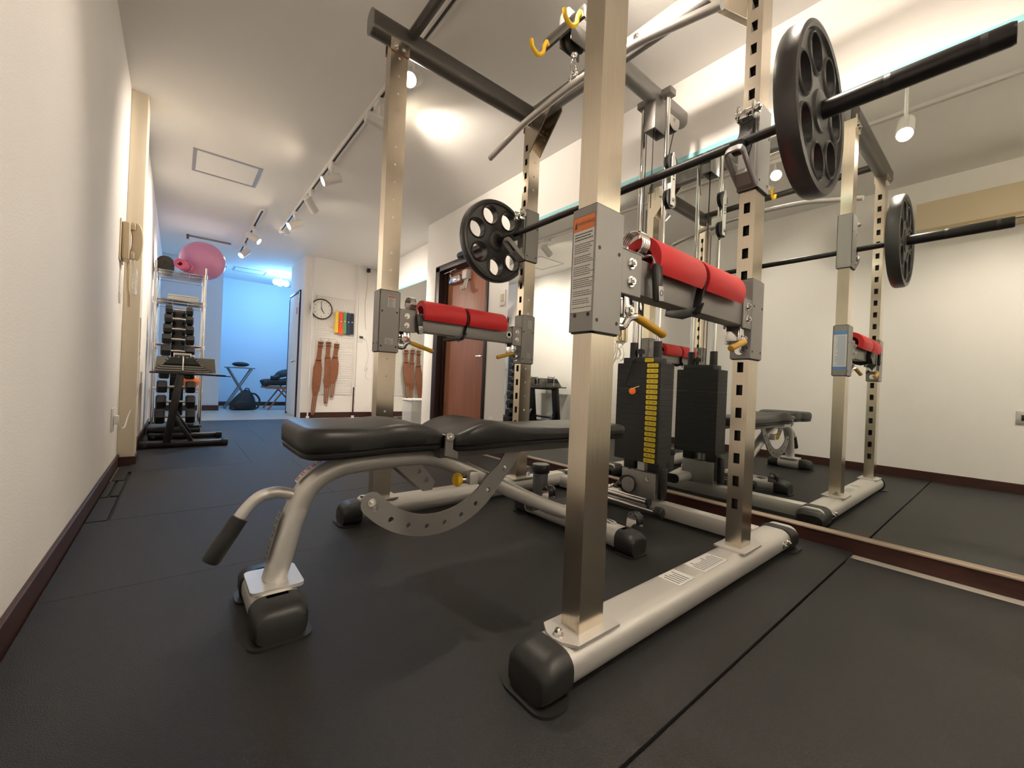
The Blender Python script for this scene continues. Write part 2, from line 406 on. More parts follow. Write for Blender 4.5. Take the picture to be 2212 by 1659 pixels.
lamp(.90, -.80, (.15, -.85, -.45), 'added fill spotlight at the near end of the long track, facing the rear wall', 1.6, .075, 110)  # unseen lamp, added to lift the rear wall and surfaces facing it
# cool ceiling lamp of the far room
t = thing('ceiling_lamp', (1.33, 8.02, ZC), 'glowing cluster of cool white bulbs on the ceiling of the blue-lit far room', 'lamp')
obj('mount', MB().lathe((1.33, 8.02, ZC), (0, 0, -1), [(.07, 0), (.07, .03), (.0001, .035)], 20).cyl((1.33, 8.02, ZC-.03), (1.33, 8.02, ZC-.10), .01), 'white', t)
for dx, dy in ((-.075, -.02), (.0, .05), (.08, .0)):
    b = obj('bulb', MB().sph((1.33+dx, 8.02+dy, ZC-.14), .05), 'cooldlamp', t)
    obj('bulb_holder', MB().bar((1.33, 8.02, ZC-.085), (1.33+dx, 8.02+dy, ZC-.11), .012, .012), 'white', b)
L = bpy.data.lights.new('cool_light', 'POINT'); L.energy = 11; L.color = COOL; L.shadow_soft_size = .12
lo = bpy.data.objects.new('cool_light', L); COL.objects.link(lo); lo.parent = t; lo.location = (0, -.05, -.28)

# ================================================================== POWER RACK
BXC, BZ = 1.372, 1.400                     # barbell axis
AX, BX = .655, 1.444                       # left faces of the uprights
NY, FY = .551, 1.700                       # near faces of the near / far uprights
UW, UD = .0765, .050
YN, YF = NY+UD/2, FY+UD/2
rack = thing('power_rack', (1.2, 1.15, 0), 'silver power rack with four stainless uprights standing before the mirror', 'power rack')
def endcap(x0, x1, yc, outer, parent):
    """black rubber foot cap; outer=-1 cap end towards -x"""
    mb = MB(); L = x1-x0
    rs = []
    for t_, k, zt in ((0, 1, .0845), (.2, 1, .0845), (.5, .99, .082), (.75, .97, .076), (.92, .91, .066), (1, .80, .054)):
        x = (x1-L*t_) if outer < 0 else (x0+L*t_)
        wd = .121*k; r = .034*k
        rs.append([(x, yc+u, .004+(v+.5)*zt) for u, v in [(a, b/ .09) for a, b in rrect(wd, .09, r)]])
    mb.rings(rs)
    pr = rrect(L+.016, .140, .035)
    mb.prism(pr, lambda u, v, w: ((x0+x1)/2+u+outer*.006, yc+v, w), .006)
    return obj('end_cap', mb, 'rubber', parent)
def beam(name, yc, sign):
    prof = rrect(.112, .076, .034, 6)
    b = obj(name, MB().sweep([(.57, yc, .048), (1.90, yc, .048)], prof), 'silver', rack)
    endcap(.532, .604, yc, -1, b); endcap(1.815, 1.925, yc, 1, b)
    for x in (1.745, 1.79): obj('side_bolt', MB().bolt((x, yc-sign*.056, .05), (0, -sign, 0), .009, .009), 'chrome', b)
    return b
bn = beam('base_beam', YN, 1); bf = beam('base_beam', YF, -1)
def sticker_top(x0, x1, yc, dark, parent):
    mb = MB(); z = .0866
    mb.box((x0, yc-.032, z-.001), (x1, yc+.032, z)); mb.mi = 1
    n = int((x1-x0)/.012)
    for i in range(1, n):
        y1 = yc+random.uniform(.008, .026)
        mb.box((x0+i*.012-.0025, yc-.026, z), (x0+i*.012+.0015, y1, z+.0002))
    obj('sticker', mb, ['sticker', 'greyink'], parent)
sticker_top(1.045, 1.125, YN, 0, bn); sticker_top(1.185, 1.33, YN, 1, bn)
obj('cross_beam', MB().box((1.757, YN+.05, .012), (1.817, YF-.05, .076), .004), 'silver', rack)
obj('cross_beam_sticker', MB().box((1.77, .80, .0755), (1.80, .88, .0768)), 'sticker', rack)
# uprights with real slots on one face
ZS0, PITCH = .234, .0755
def upright(x, y, slot, label=None):
    z0, z1 = .088, 2.045; mb = MB()
    xs = x if slot < 0 else x+UW; xo = x+UW if slot < 0 else x
    def q(*p): mb.bm.faces.new([mb.bm.verts.new(k) for k in p])
    q((x, y, z0), (x+UW, y, z0), (x+UW, y, z1), (x, y, z1)); q((x, y+UD, z0), (x+UW, y+UD, z0), (x+UW, y+UD, z1), (x, y+UD, z1))
    q((xo, y, z0), (xo, y+UD, z0), (xo, y+UD, z1), (xo, y, z1)); q((x, y, z1), (x+UW, y, z1), (x+UW, y+UD, z1), (x, y+UD, z1))
    ya, yb = y+.0155, y+UD-.0155; z = z0; k = 0
    while True:
        s0 = ZS0+PITCH*k-.017; s1 = s0+.034
        if s1 > 1.98: break
        q((xs, y, z), (xs, y+UD, z), (xs, y+UD, s0), (xs, y, s0))
        q((xs, y, s0), (xs, ya, s0), (xs, ya, s1), (xs, y, s1)); q((xs, yb, s0), (xs, y+UD, s0), (xs, y+UD, s1), (xs, yb, s1))
        d = -.02*slot   # dark pocket behind each slot
        for P in (((xs, ya, s0), (xs+d, ya, s0), (xs+d, yb, s0), (xs, yb, s0)), ((xs, ya, s1), (xs+d, ya, s1), (xs+d, yb, s1), (xs, yb, s1)),
                  ((xs, ya, s0), (xs+d, ya, s0), (xs+d, ya, s1), (xs, ya, s1)), ((xs, yb, s0), (xs+d, yb, s0), (xs+d, yb, s1), (xs, yb, s1)),
                  ((xs+d, ya, s0), (xs+d, yb, s0), (xs+d, yb, s1), (xs+d, ya, s1))):
            q(*P); mb.bm.faces.ensure_lookup_table(); mb.bm.faces[-1].material_index = 1
        z = s1; k += 1
    q((xs, y, z), (xs, y+UD, z), (xs, y+UD, z1), (xs, y, z1))
    bmesh.ops.remove_doubles(mb.bm, verts=mb.bm.verts[:], dist=1e-5)
    u = obj('upright', mb, ['steel', 'ink'], rack, ang=0)
    # foot plate
    cx, c_y = x+UW/2, y+UD/2
    out = [(-.066, -.05), (.066, -.05), (.070, -.035), (.070, .035), (.066, .05), (-.066, .05), (-.085, .022), (-.09, 0), (-.085, -.022)]
    if slot < 0: out = [(-a, b) for a, b in out]
    p = obj('foot_plate', MB().prism(out, lambda u_, v_, w_: (cx+u_, c_y+v_, .0855+w_), .006), 'silver', u)
    mb = MB(); bx = -.073 if slot > 0 else .073
    mb.bolt((cx+bx, c_y, .0915), (0, 0, 1), .008, .012)
    obj('foot_bolt', mb, 'chrome', u)
    if y > 1:
        mb = MB()
        for i in range(24):
            zz = ZS0+PITCH*i
            mb.cyl((cx, y-.0007, zz), (cx, y+.001, zz), .0055, n=10)
        obj('rivet_row', mb, 'silver', u, kind='stuff')
    return u
upright(AX, NY, 1); upright(BX, NY, -1); upright(AX, FY, 1); upright(BX, FY, -1)
# top frame
def tubprof(w_, h_): return rrect(w_, h_, min(w_, h_)*.45, 5)
for yc in (YN, YF):
    tt = obj('top_tube', MB().sweep([(.575, yc, 2.075), (1.50, yc, 2.075)], tubprof(.070, .100)), 'darkgrey', rack)
    obj('tube_cap', MB().sweep([(.571, yc, 2.075), (.576, yc, 2.075)], rrect(.072, .102, .032)), 'grey', tt)
    for x in (AX, BX):
        pl = [(x-.004, 1.99), (x+UW+.004, 1.99), (x+UW+.004, 2.06), (x-.004, 2.06)]
        for yy in (yc-UD/2-.006, yc+UD/2):
            obj('corner_plate', MB().prism(pl, lambda u, v, w, yy=yy: (u, yy+w, v), .006), 'steel', tt)
    mb = MB()
    for x in (AX, BX):
        for u in (.02, .057): obj('corner_bolt', MB().bolt((x+u, yc-UD/2-.006, 2.015), (0, -1, 0), .008, .006), 'chrome', tt)
obj('pull_up_bar', MB().tube([(.745, YN, 2.095), (.745, YF, 2.095)], .022, 20), 'darkgrey', rack)
sb = obj('side_beam', MB().sweep([(1.482, YN, 2.085), (1.482, YF, 2.085)], rrect(.05, .09, .02)), 'grey', rack)
for y0, y1 in ((FY, FY-.16), (NY+UD, NY+UD+.16)):
    for xx in (BX-.002, BX+UW-.004):
        obj('gusset', MB().prism([(y0, 1.86), (y1, 2.045), (y1, 2.075), (y0, 2.075)], lambda u, v, w, xx=xx: (xx+w, u, v), .006), 'steel', sb)
mb = MB()
for y0 in (FY-.03, FY-.08, NY+UD+.03, NY+UD+.08):
    mb.bolt((BX-.003, y0, 2.055), (-1, 0, 0), .008, .008)
for y0 in (1.05, 1.28): mb.bolt((1.457, y0, 2.09), (-1, 0, 0), .009, .009)
obj('beam_bolts', mb, 'chrome', sb)

# safety arms : sleeve boxes + beam + levers
ZB0, ZB1 = .715, .975
def sleeve(x, y, z0, z1, parent, holes):
    mb = MB(); g = .0075; t_ = .004
    x0, x1, y0, y1 = x-g, x+UW+g, y-g, y+UD+g
    mb.box((x0, y0, z0), (x1, y0+t_, z1), .0012, 1).box((x0, y1-t_, z0), (x1, y1, z1), .0012, 1).box((x0, y0, z0), (x0+t_, y1, z1), .0012, 1).box((x1-t_, y0, z0), (x1, y1, z1), .0012, 1)
    mb.mi = 1
    for zz in (z0, z1-.003):   # black guide liners
        mb.box((x0+.004, y0+.004, zz-.003), (x0+.0105, y1-.004, zz+.006)).box((x1-.0105, y0+.004, zz-.003), (x1-.004, y1-.004, zz+.006)).box((x0+.004, y0+.004, zz-.003), (x1-.004, y0+.0105, zz+.006))
    for (u, v) in holes:
        mb.cyl((x0+u*(x1-x0), y0-.0006, z0+v*(z1-z0)), (x0+u*(x1-x0), y0+.001, z0+v*(z1-z0)), .0042, n=10)
    for u in (.2, .75): mb.cyl((x0-.0006, y0+u*(y1-y0), z0+.035), (x0+.001, y0+u*(y1-y0), z0+.035), .0042, n=10)
    return obj('sleeve', mb, ['grey', 'ink'], parent)
HO = [(.14, .66), (.86, .66), (.14, .09), (.86, .09)]
def big_label(x, y0, y1, z0, z1, parent):
    """warning label on the -x face of the near left sleeve"""
    t_ = .0006; mb = MB()
    mb.box((x-t_, y0, z0), (x, y1, z1))
    H = z1-z0; yw = y1-y0
    mb.mi = 1; mb.box((x-t_*1.6, y0, z1-.030), (x-t_*.5, y1, z1))
    mb.mi = 2
    fr = .0008
    mb.box((x-t_*1.9, y0, z0), (x-t_, y0+fr, z1)).box((x-t_*1.9, y1-fr, z0), (x-t_, y1, z1)).box((x-t_*1.9, y0, z0), (x-t_, y1, z0+fr)).box((x-t_*1.9, y0, z1-fr), (x-t_, y1, z1))
    mp = lambda u, v, w: (x-t_*1.9-w*.3, (y0+y1)/2-u-.004, z1-.0155+v)
    mb.text('WARNING', mp, .0105)
    mb.prism([(y1-.004, z1-.024), (y1-.0125, z1-.024), (y1-.0083, z1-.009)], lambda u, v, w: (x-t_*1.8-w, u, v), .0003)
    z = z1-.036; k = 0
    while z < z1 and z > z0+.008:
        big = k < 3
        hgt = .0022 if big else .0013
        if k not in (3, 9, 14, 20, 26, 30, 34, 41):
            ln = yw*random.uniform(.62, .86); y = y1-.006
            while y > y1-.006-ln:
                wl = random.uniform(.003, .008)
                mb.box((x-t_*1.8, y-wl, z-hgt), (x-t_, y, z)); y -= wl+.0012
        z -= .0058 if big else .0043; k += 1
    return obj('warning_label', mb, ['sticker', 'orange', 'greyink'], parent)
def small_label(xc, y, zc, wd, ht, head, parent, axis='y', x=None):
    mb = MB(); t_ = .0006
    if axis == 'y':
        P = lambda u0, v0, u1, v1, k: mb.box((xc+u0, y-t_*k, zc+v0), (xc+u1, y, zc+v1))
    P(-wd/2, -ht/2, wd/2, ht/2, 1); mb.mi = 1
    if head: P(-wd/2+.002, ht/2-.009, wd/2-.002, ht/2-.002, 1.5)
    mb.mi = 2; z = ht/2-(.013 if head else .006)
    while z > -ht/2+.003:
        P(-wd/2+.004, z-.0012, wd/2-.004-random.uniform(0, wd*.3), z, 1.5); z -= .0042
    return obj('small_label', mb, ['stickergrey', head or 'greyink', 'greyink'], parent)
def lever(x, y, sgn, parent):
    """chrome pop pin bracket and yellow handled crank below the beam end; sgn +1 handle points to +x"""
    mb = MB()
    mb.box((x-sgn*.004, y-.02, .765), (x+sgn*.038, y+.02, .80), .003).box((x+sgn*.002, y-.024, .758), (x+sgn*.034, y-.018, .815), .002).box((x+sgn*.002, y+.018, .758), (x+sgn*.034, y+.024, .815), .002)
    mb.cyl((x-sgn*.045, y, .778), (x+sgn*.0, y, .778), .012, n=16).bolt((x+sgn*.018, y-.024, .775), (0, -1, 0), .009, .01)
    mb.cyl((x-sgn*.05, y, .742), (x-sgn*.02, y, .742), .015, n=16)
    mb.tube(curve([(x-sgn*.02, y-.006, .742), (x+sgn*.005, y-.02, .738), (x+sgn*.016, y-.028, .757), (x+sgn*.032, y-.036, .763)], 4), .008, 10)
    obj('lever_bracket', mb, 'chrome', parent)
    p0, p1 = V((x+sgn*.030, y-.034, .763)), V((x+sgn*.140, y-.040, .733))
    obj('lever_handle', MB().lathe(p0, p1-p0, [(.0001, 0), (.0085, 0), (.0095, .02), (.0095, .1), (.0105, .109), (.008, .1145), (.0001, .116)], 14), 'yellow', parent)
def safety(y, near):
    yc = y+UD/2
    sa = obj('safety_arm', MB().box((AX+UW+.006, yc-.025, .817), (BX-.006, yc+.025, .900), .004), 'grey', rack)
    for x0, x1 in ((AX+UW+.0075, AX+UW+.082), (BX-.068, BX-.0075)):
        mb = MB(); mb.box((x0, yc-.031, .808), (x1, yc-.025, .907), .0015, 1).box((x0, yc+.025, .808), (x1, yc+.031, .907), .0015, 1).box((x0, yc-.031, .903), (x1, yc+.031, .908), .001, 1)
        obj('end_bracket', mb, 'grey', sa)
    for x in (AX+UW+.042, BX-.040):
        for z in (.838, .878): obj('bracket_bolt', MB().bolt((x, yc-.031, z), (0, -1, 0), .0085, .009), 'chrome', sa)
    s1 = sleeve(AX, y, ZB0, ZB1, sa, HO); s2 = sleeve(BX, y, ZB0, ZB1, sa, HO)
    lever(AX+UW+.030, yc, 1, sa); lever(BX-.034, yc, -1, sa)
    x0 = AX-.0075
    if near: big_label(x0, y-.0045, y+UD+.0045, ZB0+.040, ZB1-.018, sa)
    else:
        small_label(AX+.045, y-.0075, ZB1-.045, .034, .05, 'redink', sa); small_label(AX+.040, y-.0075, ZB0+.045, .036, .026, None, sa)
        small_label(BX+.048, y-.0075, ZB1-.045, .026, .042, None, sa); small_label(BX+.045, y-.0075, ZB0+.045, .024, .026, None, sa)
        obj('beam_socket', MB().lathe((1.352, yc-.025, .860), (0, -1, 0), [(.017, 0), (.017, .004), (.010, .004), (.010, -.006), (.0001, -.006)], 18), 'chrome', sa)
    if near:   # blue printed label on the mirror side of the near right sleeve
        mb = MB(); x1 = BX+UW+.0075; z0, z1 = ZB0+.03, ZB1-.03
        mb.box((x1, y-.003, z0), (x1+.0006, y+UD+.003, z1)); mb.mi = 1
        mb.box((x1, y-.003, z1-.018), (x1+.001, y+UD+.003, z1)).box((x1, y-.003, z0), (x1+.001, y+UD+.003, z0+.016)); mb.mi = 2
        z = z1-.026
        while z > z0+.022:
            mb.box((x1, y+.002, z-.0014), (x1+.001, y+UD-.003-random.uniform(0, .014), z)); z -= .0048
        obj('print_label', mb, ['sticker', 'blueink', 'blueink'], sa)
    return sa
safety(NY, True); safety(FY, False)
# bar hooks on the two mirror-side uprights
ZH0, ZH1 = 1.275, 1.550
def hook(y):
    yc = y+UD/2
    h = sleeve(BX, y, ZH0, ZH1, rack, HO); h.name = 'bar_hook'
    x = BX-.0075
    xt = x-.112
    U = [(x+.002, yc-.025, 1.288), (x-.05, yc-.025, 1.318), (xt+.012, yc-.025, 1.356), (xt+.003, yc-.021, 1.362), (xt, yc-.012, 1.364), (xt, yc+.012, 1.364), (xt+.003, yc+.021, 1.362), (xt+.012, yc+.025, 1.356), (x-.05, yc+.025, 1.318), (x+.002, yc+.025, 1.288)]
    obj('cradle', MB().sweep(U, rrect(.008, .026, .003, 2), (.5, 0, .86)), 'grey', h)
    obj('cradle_stem', MB().prism([(x, 1.278), (x-.02, 1.282), (x-.045, 1.312), (x-.02, 1.34), (x, 1.34)], lambda u, v, w: (u, yc-.022+w, v), .044), 'grey', h)
    obj('cradle_plate', MB().box((x-.010, yc-.026, 1.29), (x, yc+.026, 1.515), .002, 1), 'grey', h)
    lo_, hi_ = [], []
    for k in range(15):   # J of black liner around the bar
        a = math.radians(lerp(188, 368, k/14)); lo_.append((BXC+.033*math.cos(a), BZ+.033*math.sin(a))); hi_.append((BXC+.016*math.cos(a), BZ+.016*math.sin(a)))
    lo_ += [(x-.011, BZ+.03), (x-.011, 1.49)]; hi_ += [(BXC+.020, BZ+.03), (x-.024, BZ+.06), (x-.022, 1.49)]
    obj('cradle_liner', MB().prism(lo_+hi_[::-1], lambda u, v, w: (u, yc-.019+w, v), .038), 'rubber', h)
    mb = MB().box((x-.040, yc-.026, 1.49), (x-.004, yc-.020, 1.545), .003).box((x-.040, yc+.020, 1.49), (x-.004, yc+.026, 1.545), .003)
    mb.cyl((x-.022, yc-.034, 1.520), (x-.022, yc+.034, 1.520), .011, n=16).bolt((x-.022, yc-.034, 1.520), (0, -1, 0), .011, .008)
    mb.box((x-.055, yc-.012, 1.485), (x-.030, yc+.012, 1.515), .006)
    obj('hook_pin', mb, 'chrome', h)
    return h
hook(NY); hook(FY)

# ================================================================== CABLE TOWER
SY, SX0, SX1 = 1.16, 1.739, 1.856
tower = thing('lat_pulldown_tower', (1.8, SY, 0), 'cable pulldown tower with black weight stack between rack and mirror', 'cable machine')
bm_ = obj('boom', MB().sweep([(1.14, SY, 2.045), (2.045, SY, 2.045)], rrect(.06, .085, .024)), 'grey', tower)
obj('boom_cap', MB().sweep([(2.045, SY, 2.045), (2.052, SY, 2.045)], rrect(.058, .083, .024)), 'silver', bm_)
mb = MB().box((1.145, SY-.033, 1.955), (1.26, SY-.027, 2.03), .003).box((1.145, SY+.027, 1.955), (1.26, SY+.033, 2.03), .003)
obj('front_pulley_housing', mb, 'darkgrey', bm_)
obj('front_pulley', MB().lathe((1.20, SY-.012, 1.985), (0, 1, 0), [(.0001, 0), (.045, 0), (.045, .004), (.038, .012), (.045, .02), (.045, .024), (.0001, .024)], 24), 'black', bm_)
# bar holder with two yellow hooks
obj('bar_holder', MB().bar((1.135, SY-.11, 2.005), (1.135, SY+.11, 2.005), .012, .045), 'chrome', bm_)
for dy in (-.09, .09):
    obj('yellow_hook', MB().tube(curve([(1.13, SY+dy, 2.01), (1.118, SY+dy, 1.985), (1.112, SY+dy, 1.955), (1.085, SY+dy, 1.932), (1.055, SY+dy, 1.945), (1.046, SY+dy, 1.972)], 6), .0085, 10), 'brightyellow', bm_)
pb = MB().box((1.745, SY-.030, 1.868), (1.855, SY-.024, 2.01), .002).box((1.745, SY+.024, 1.868), (1.855, SY+.030, 2.01), .002).box((1.745, SY-.03, 1.868), (1.755, SY+.03, 2.005), .002).box((1.845, SY-.03, 1.868), (1.855, SY+.03, 1.92), .002)
obj('pulley_block', pb, 'grey', bm_)
mb = MB().lathe((1.93, SY-.012, 1.985), (0, 1, 0), [(.0001, 0), (.055, 0), (.055, .004), (.046, .012), (.055, .02), (.055, .024), (.0001, .024)], 26)
obj('rear_pulley', mb, 'black', bm_)
mb = MB().lathe((1.935, SY-.020, 1.99), (0, 1, 0), [(.0001, 0), (.050, 0), (.050, .003), (.0001, .003)], 24).bolt((1.935, SY-.020, 1.99), (0, -1, 0), .008, .006)
obj('pulley_cover', mb, 'silver', bm_)
RX = 1.797
for ry in (1.096, 1.228):
    r = obj('guide_rod', MB().cyl((RX, ry, .10), (RX, ry, 2.03), .0115, n=20), 'chrome', tower)
    obj('rod_block', MB().box((RX-.026, min(ry, ry)-.026, 2.022), (RX+.026, ry+.026, 2.055), .004), 'grey', r)
    obj('rod_sleeve', MB().lathe((RX, ry, .745), (0, 0, 1), [(.012, 0), (.021, 0), (.020, .09), (.0115, .09)], 18), 'black', r)
mb = MB()
mb.cyl((RX, SY+.03, .80), (RX, SY+.03, 1.50), .0022, n=6).cyl((1.79, SY+.005, 1.50), (1.79, SY+.005, 1.98), .0022, n=6).cyl((1.90, SY, 1.72), (1.975, SY, 1.98), .0022, n=6).cyl((1.83, SY-.035, .15), (1.83, SY-.035, 1.50), .0022, n=6).cyl((1.755, SY+.02, .78), (1.755, SY+.02, 1.87), .0022, n=6)
mb.tube([(1.20, SY, 2.03), (1.93, SY, 2.04)], .0022, 6)
obj('cable', mb, 'blackmetal', tower)
# floating double pulley
fx = 1.815
fp = MB().prism([(fx-.016, 1.49), (fx+.016, 1.49), (fx+.016, 1.70), (fx-.004, 1.745), (fx-.016, 1.72)], lambda u, v, w: (u, SY-.10+w, v), .005)
fpo = obj('floating_pulley', fp, 'white', tower)
mb = MB().bolt((fx, SY-.10, 1.515), (0, -1, 0), .007, .005)
mb.mi = 1
for zz in (1.66, 1.645, 1.632, 1.615): mb.box((fx-.007, SY-.1008, zz-.005), (fx+.005+.002*(zz > 1.65), SY-.0996, zz+.004))
obj('pulley_print', mb, ['chrome', 'greyink'], fpo)
for zz in (1.695, 1.525):
    obj('pulley_wheel', MB().lathe((fx, SY-.092, zz), (0, 1, 0), [(.0001, 0), (.046, 0), (.046, .004), (.038, .010), (.046, .016), (.046, .02), (.0001, .02)], 24), 'black', fpo)
obj('pulley_hanger', MB().box((fx-.01, SY-.094, 1.55), (fx+.01, SY-.03, 1.60), .002), 'silver', fpo)
# weight stack
N = 20; Z0, Z1 = .252, .728; hh = (Z1-Z0)/19
def stack_geo(z, h, x0, x1, y0, y1):
    mb = MB().box((x0, y0, z+.0002), (x1, y1, z+h-.0002), .0005, 1)
    mb.mi = 1; mb.cyl((x0-.0006, 1.152, z+h/2), (x0+.001, 1.152, z+h/2), .0048, n=10)
    return mb
def stack_label(y0, y1, zc, a, b, parent, two=False):
    mb = MB(); h = .0195; x = SX0
    pr = rrect(y1-y0, h, .005, 3); ym = (y0+y1)/2
    mb.prism(pr, lambda u, v, w: (x-w, ym+u, zc+v), .0012); mb.mi = 1
    mp = lambda dy: (lambda u, v, w: (x-.0013, ym-u+dy, zc+v))
    if two:
        mb.text('POUNDS KILOS', lambda u, v, w: (x-.0013, ym-u, zc+v+.0042), .0065); mb.text('10     4.5', lambda u, v, w: (x-.0013, ym-u, zc+v-.0042), .0065)
    else:
        mb.text(a, mp(.013), .012); mb.text(b, mp(-.013), .011)
    obj('weight_label', mb, ['label', 'ink'], parent)
KG = ['9.1', '13.6', '18.1', '22.7', '27.2', '31.8', '36.3', '40.8', '45.4', '49.9', '54.4', '59.0', '63.5', '68.0', '72.6', '77.1', '81.6', '86.2', '90.7']
for i in range(19):
    z = Z1-hh*(i+1)
    p = obj('stack_plate', stack_geo(z, hh, SX0, SX1, 1.0395, 1.2815), ['stack', 'ink'], tower)
    stack_label(1.053, 1.112, z+hh/2, str(20+10*i), KG[i], p)
mb = MB().box((SX0+.003, 1.075, Z1), (SX1-.01, 1.25, Z1+.028), .002); mb.mi = 1
for yy in (1.152, 1.128): mb.cyl((SX0+.0024, yy, Z1+.014), (SX0+.004, yy, Z1+.014), .0048, n=10)
p = obj('stack_head', mb, ['stack', 'ink'], tower)
stack_label(1.078, 1.126, Z1+.0135, '', '', p, True)
mb = MB().cyl((RX, SY+.03, Z1+.028), (RX, SY+.03, Z1+.075), .009, n=14).cyl((RX, SY+.03, Z1+.05), (RX, SY+.03, Z1+.07), .021, n=20)
obj('cable_anchor', mb, 'black', p)
mb = MB().lathe((SX0-.016, 1.178, .590), (-.85, -.5, 0), [(.0001, 0), (.015, 0), (.0165, .004), (.0165, .009), (.014, .012), (.0001, .013)], 24)
pn = obj('selector_pin', mb, 'pin', tower)
obj('pin_shaft', MB().cyl((SX0-.015, 1.174, .604), (SX0+.001, 1.152, .615), .0035, n=10), 'chrome', pn)
obj('pin_cord', MB().tube(curve([(SX0-.012, 1.19, .612), (SX0-.018, 1.215, .62), (SX0-.016, 1.20, .68), (SX0-.01, 1.19, .74), (SX0+.02, 1.18, .757)], 6), .0035, 8), 'black', pn)
# base of the tower
mb = MB().box((1.745, 1.05, .085), (1.751, 1.235, .205), .002).box((1.838, 1.05, .085), (1.844, 1.235, .205), .002).box((1.745, 1.05, .078), (1.844, 1.235, .086), .002)
bb = obj('base_bracket', mb, 'grey', tower)
obj('low_pulley', MB().lathe((1.722, 1.192, .135), (1, 0, 0), [(.0001, 0), (.042, 0), (.042, .004), (.036, .010), (.042, .016), (.042, .020), (.0001, .020)], 26), 'black', bb)
mb = MB().prism(circ(1.180, .135, .036, 22), lambda u, v, w: (1.722-w, u, v), .004).bolt((1.718, 1.172, .145), (-1, 0, 0), .008, .006)
obj('bracket_bolt', MB().bolt((1.745, 1.09, .175), (-1, 0, 0), .008, .006), 'chrome', bb)
obj('pulley_guard', mb, 'grey', bb)
for yy in (1.075, 1.21): obj('bumper', MB().box((1.765, yy-.032, .205), (1.83, yy+.032, .2525), .006), 'rubber', bb)
obj('bumper_pad', MB().box((1.77, 1.125, .205), (1.80, 1.165, .2525), .003), 'white', bb)
obj('side_post', MB().box((1.760, 1.022, .085), (1.81, 1.047, .235), .008), 'black', bb)
fo = obj('rear_foot', MB().sweep([(1.75, 1.215, .105), (1.985, 1.215, .105)], rrect(.085, .052, .024)), 'silver', tower)
obj('foot_cap', MB().sweep([(1.983, 1.215, .105), (1.992, 1.215, .105)], rrect(.083, .050, .023)), 'rubber', fo)
# row foot bars in front of the tower
rbn = obj('foot_bar', MB().cyl((1.60, .992, .112), (1.60, 1.36, .112), .0165, n=20), 'chrome', tower)
obj('foot_bar', MB().cyl((1.60, .945, .080), (1.60, 1.38, .080), .0135, n=20), 'chrome', tower)
obj('bar_cap', MB().cyl((1.60, .984, .112), (1.60, .996, .112), .0175, n=20), 'rubber', rbn)
mb = MB().lathe((1.60, .955, .080), (0, -1, 0), [(.0001, 0), (.022, 0), (.024, .01), (.024, .03), (.018, .036), (.0001, .037)], 20)
obj('bar_cap', mb, 'rubber', rbn)
obj('bar_arm', MB().bar((1.60, 1.30, .09), (1.76, 1.30, .06), .03, .03).bar((1.60, 1.36, .085), (1.76, 1.36, .06), .03, .03), 'silver', rbn)
mb = MB().tube(curve([(1.735, 1.24, .115), (1.70, 1.25, .122), (1.67, 1.24, .118), (1.645, 1.25, .12)], 5), .006, 8)
mb.tube([V((1.665, 1.25, .12))+V((.02*math.cos(a), .012*math.sin(a), 0)) for a in [2*PI*i/14 for i in range(14)]], .004, 8, closedpath=True)
obj('low_carabiner', mb, 'chrome', bb)
obj('cable_stop', MB().sph((1.722, 1.23, .125), .017), 'black', bb)
# lat bar hanging from the boom
lb = thing('lat_bar', (1.2, 1.16, 1.825), 'long silver pulldown bar with bent ends hanging from the boom', 'pulldown bar')
obj('bar', MB().tube(curve([(1.2, .57, 1.738), (1.2, .72, 1.772), (1.2, .83, 1.797), (1.2, .87, 1.803)], 4)+curve([(1.2, .95, 1.810), (1.2, 1.16, 1.820), (1.2, 1.37, 1.810)], 4)+curve([(1.2, 1.45, 1.803), (1.2, 1.49, 1.797), (1.2, 1.60, 1.772), (1.2, 1.72, 1.745)], 4), .0145, 16), 'silver', lb)
obj('bar_eye', MB().tube([V((1.2, 1.16, 1.848))+V((0, .02*math.cos(a), .024*math.sin(a))) for a in [2*PI*i/16 for i in range(16)]], .0045, 8, upv=(1, 0, 0), closedpath=True), 'chrome', lb)
obj('carabiner', MB().tube([V((1.2, 1.16, 1.892))+V((.015*math.cos(a), 0, .034*math.sin(a))) for a in [2*PI*i/16 for i in range(16)]], .004, 8, upv=(0, 1, 0), closedpath=True).cyl((1.2, 1.16, 1.924), (1.2, 1.16, 1.955), .009, n=12).sph((1.2, 1.16, 1.942), .014), 'chrome', lb)

# ================================================================== BARBELL AND PLATES
BXC, BZ = 1.372, 1.400
bb_ = thing('barbell', (BXC, 1.14, BZ), 'black barbell resting on the rack hooks in front of the mirror', 'barbell')
obj('shaft', MB().cyl((BXC, .40, BZ), (BXC, 1.885, BZ), .0142, n=24), 'blackmetal', bb_)
for y0, y1 in ((.62, .86), (1.42, 1.66)): obj('knurling', MB().cyl((BXC, y0, BZ), (BXC, y1, BZ), .0146, n=24), 'rubber', bb_)
for s_, ya in ((-1, .428), (1, 1.848)):
    prof = [(.0001, 0), (.026, 0), (.038, .004), (.038, .014), (.026, .018), (.0245, .02), (.0245, .405), (.022, .412), (.0001, .413)]
    sl = obj('sleeve', MB().lathe((BXC, ya, BZ), (0, s_, 0), prof, 28), 'blackmetal', bb_)
    for k in (.20, .36): obj('sleeve_ring', MB().lathe((BXC, ya+s_*k, BZ), (0, s_, 0), [(.0247, 0), (.0247, .012)], 28), 'rubber', sl)
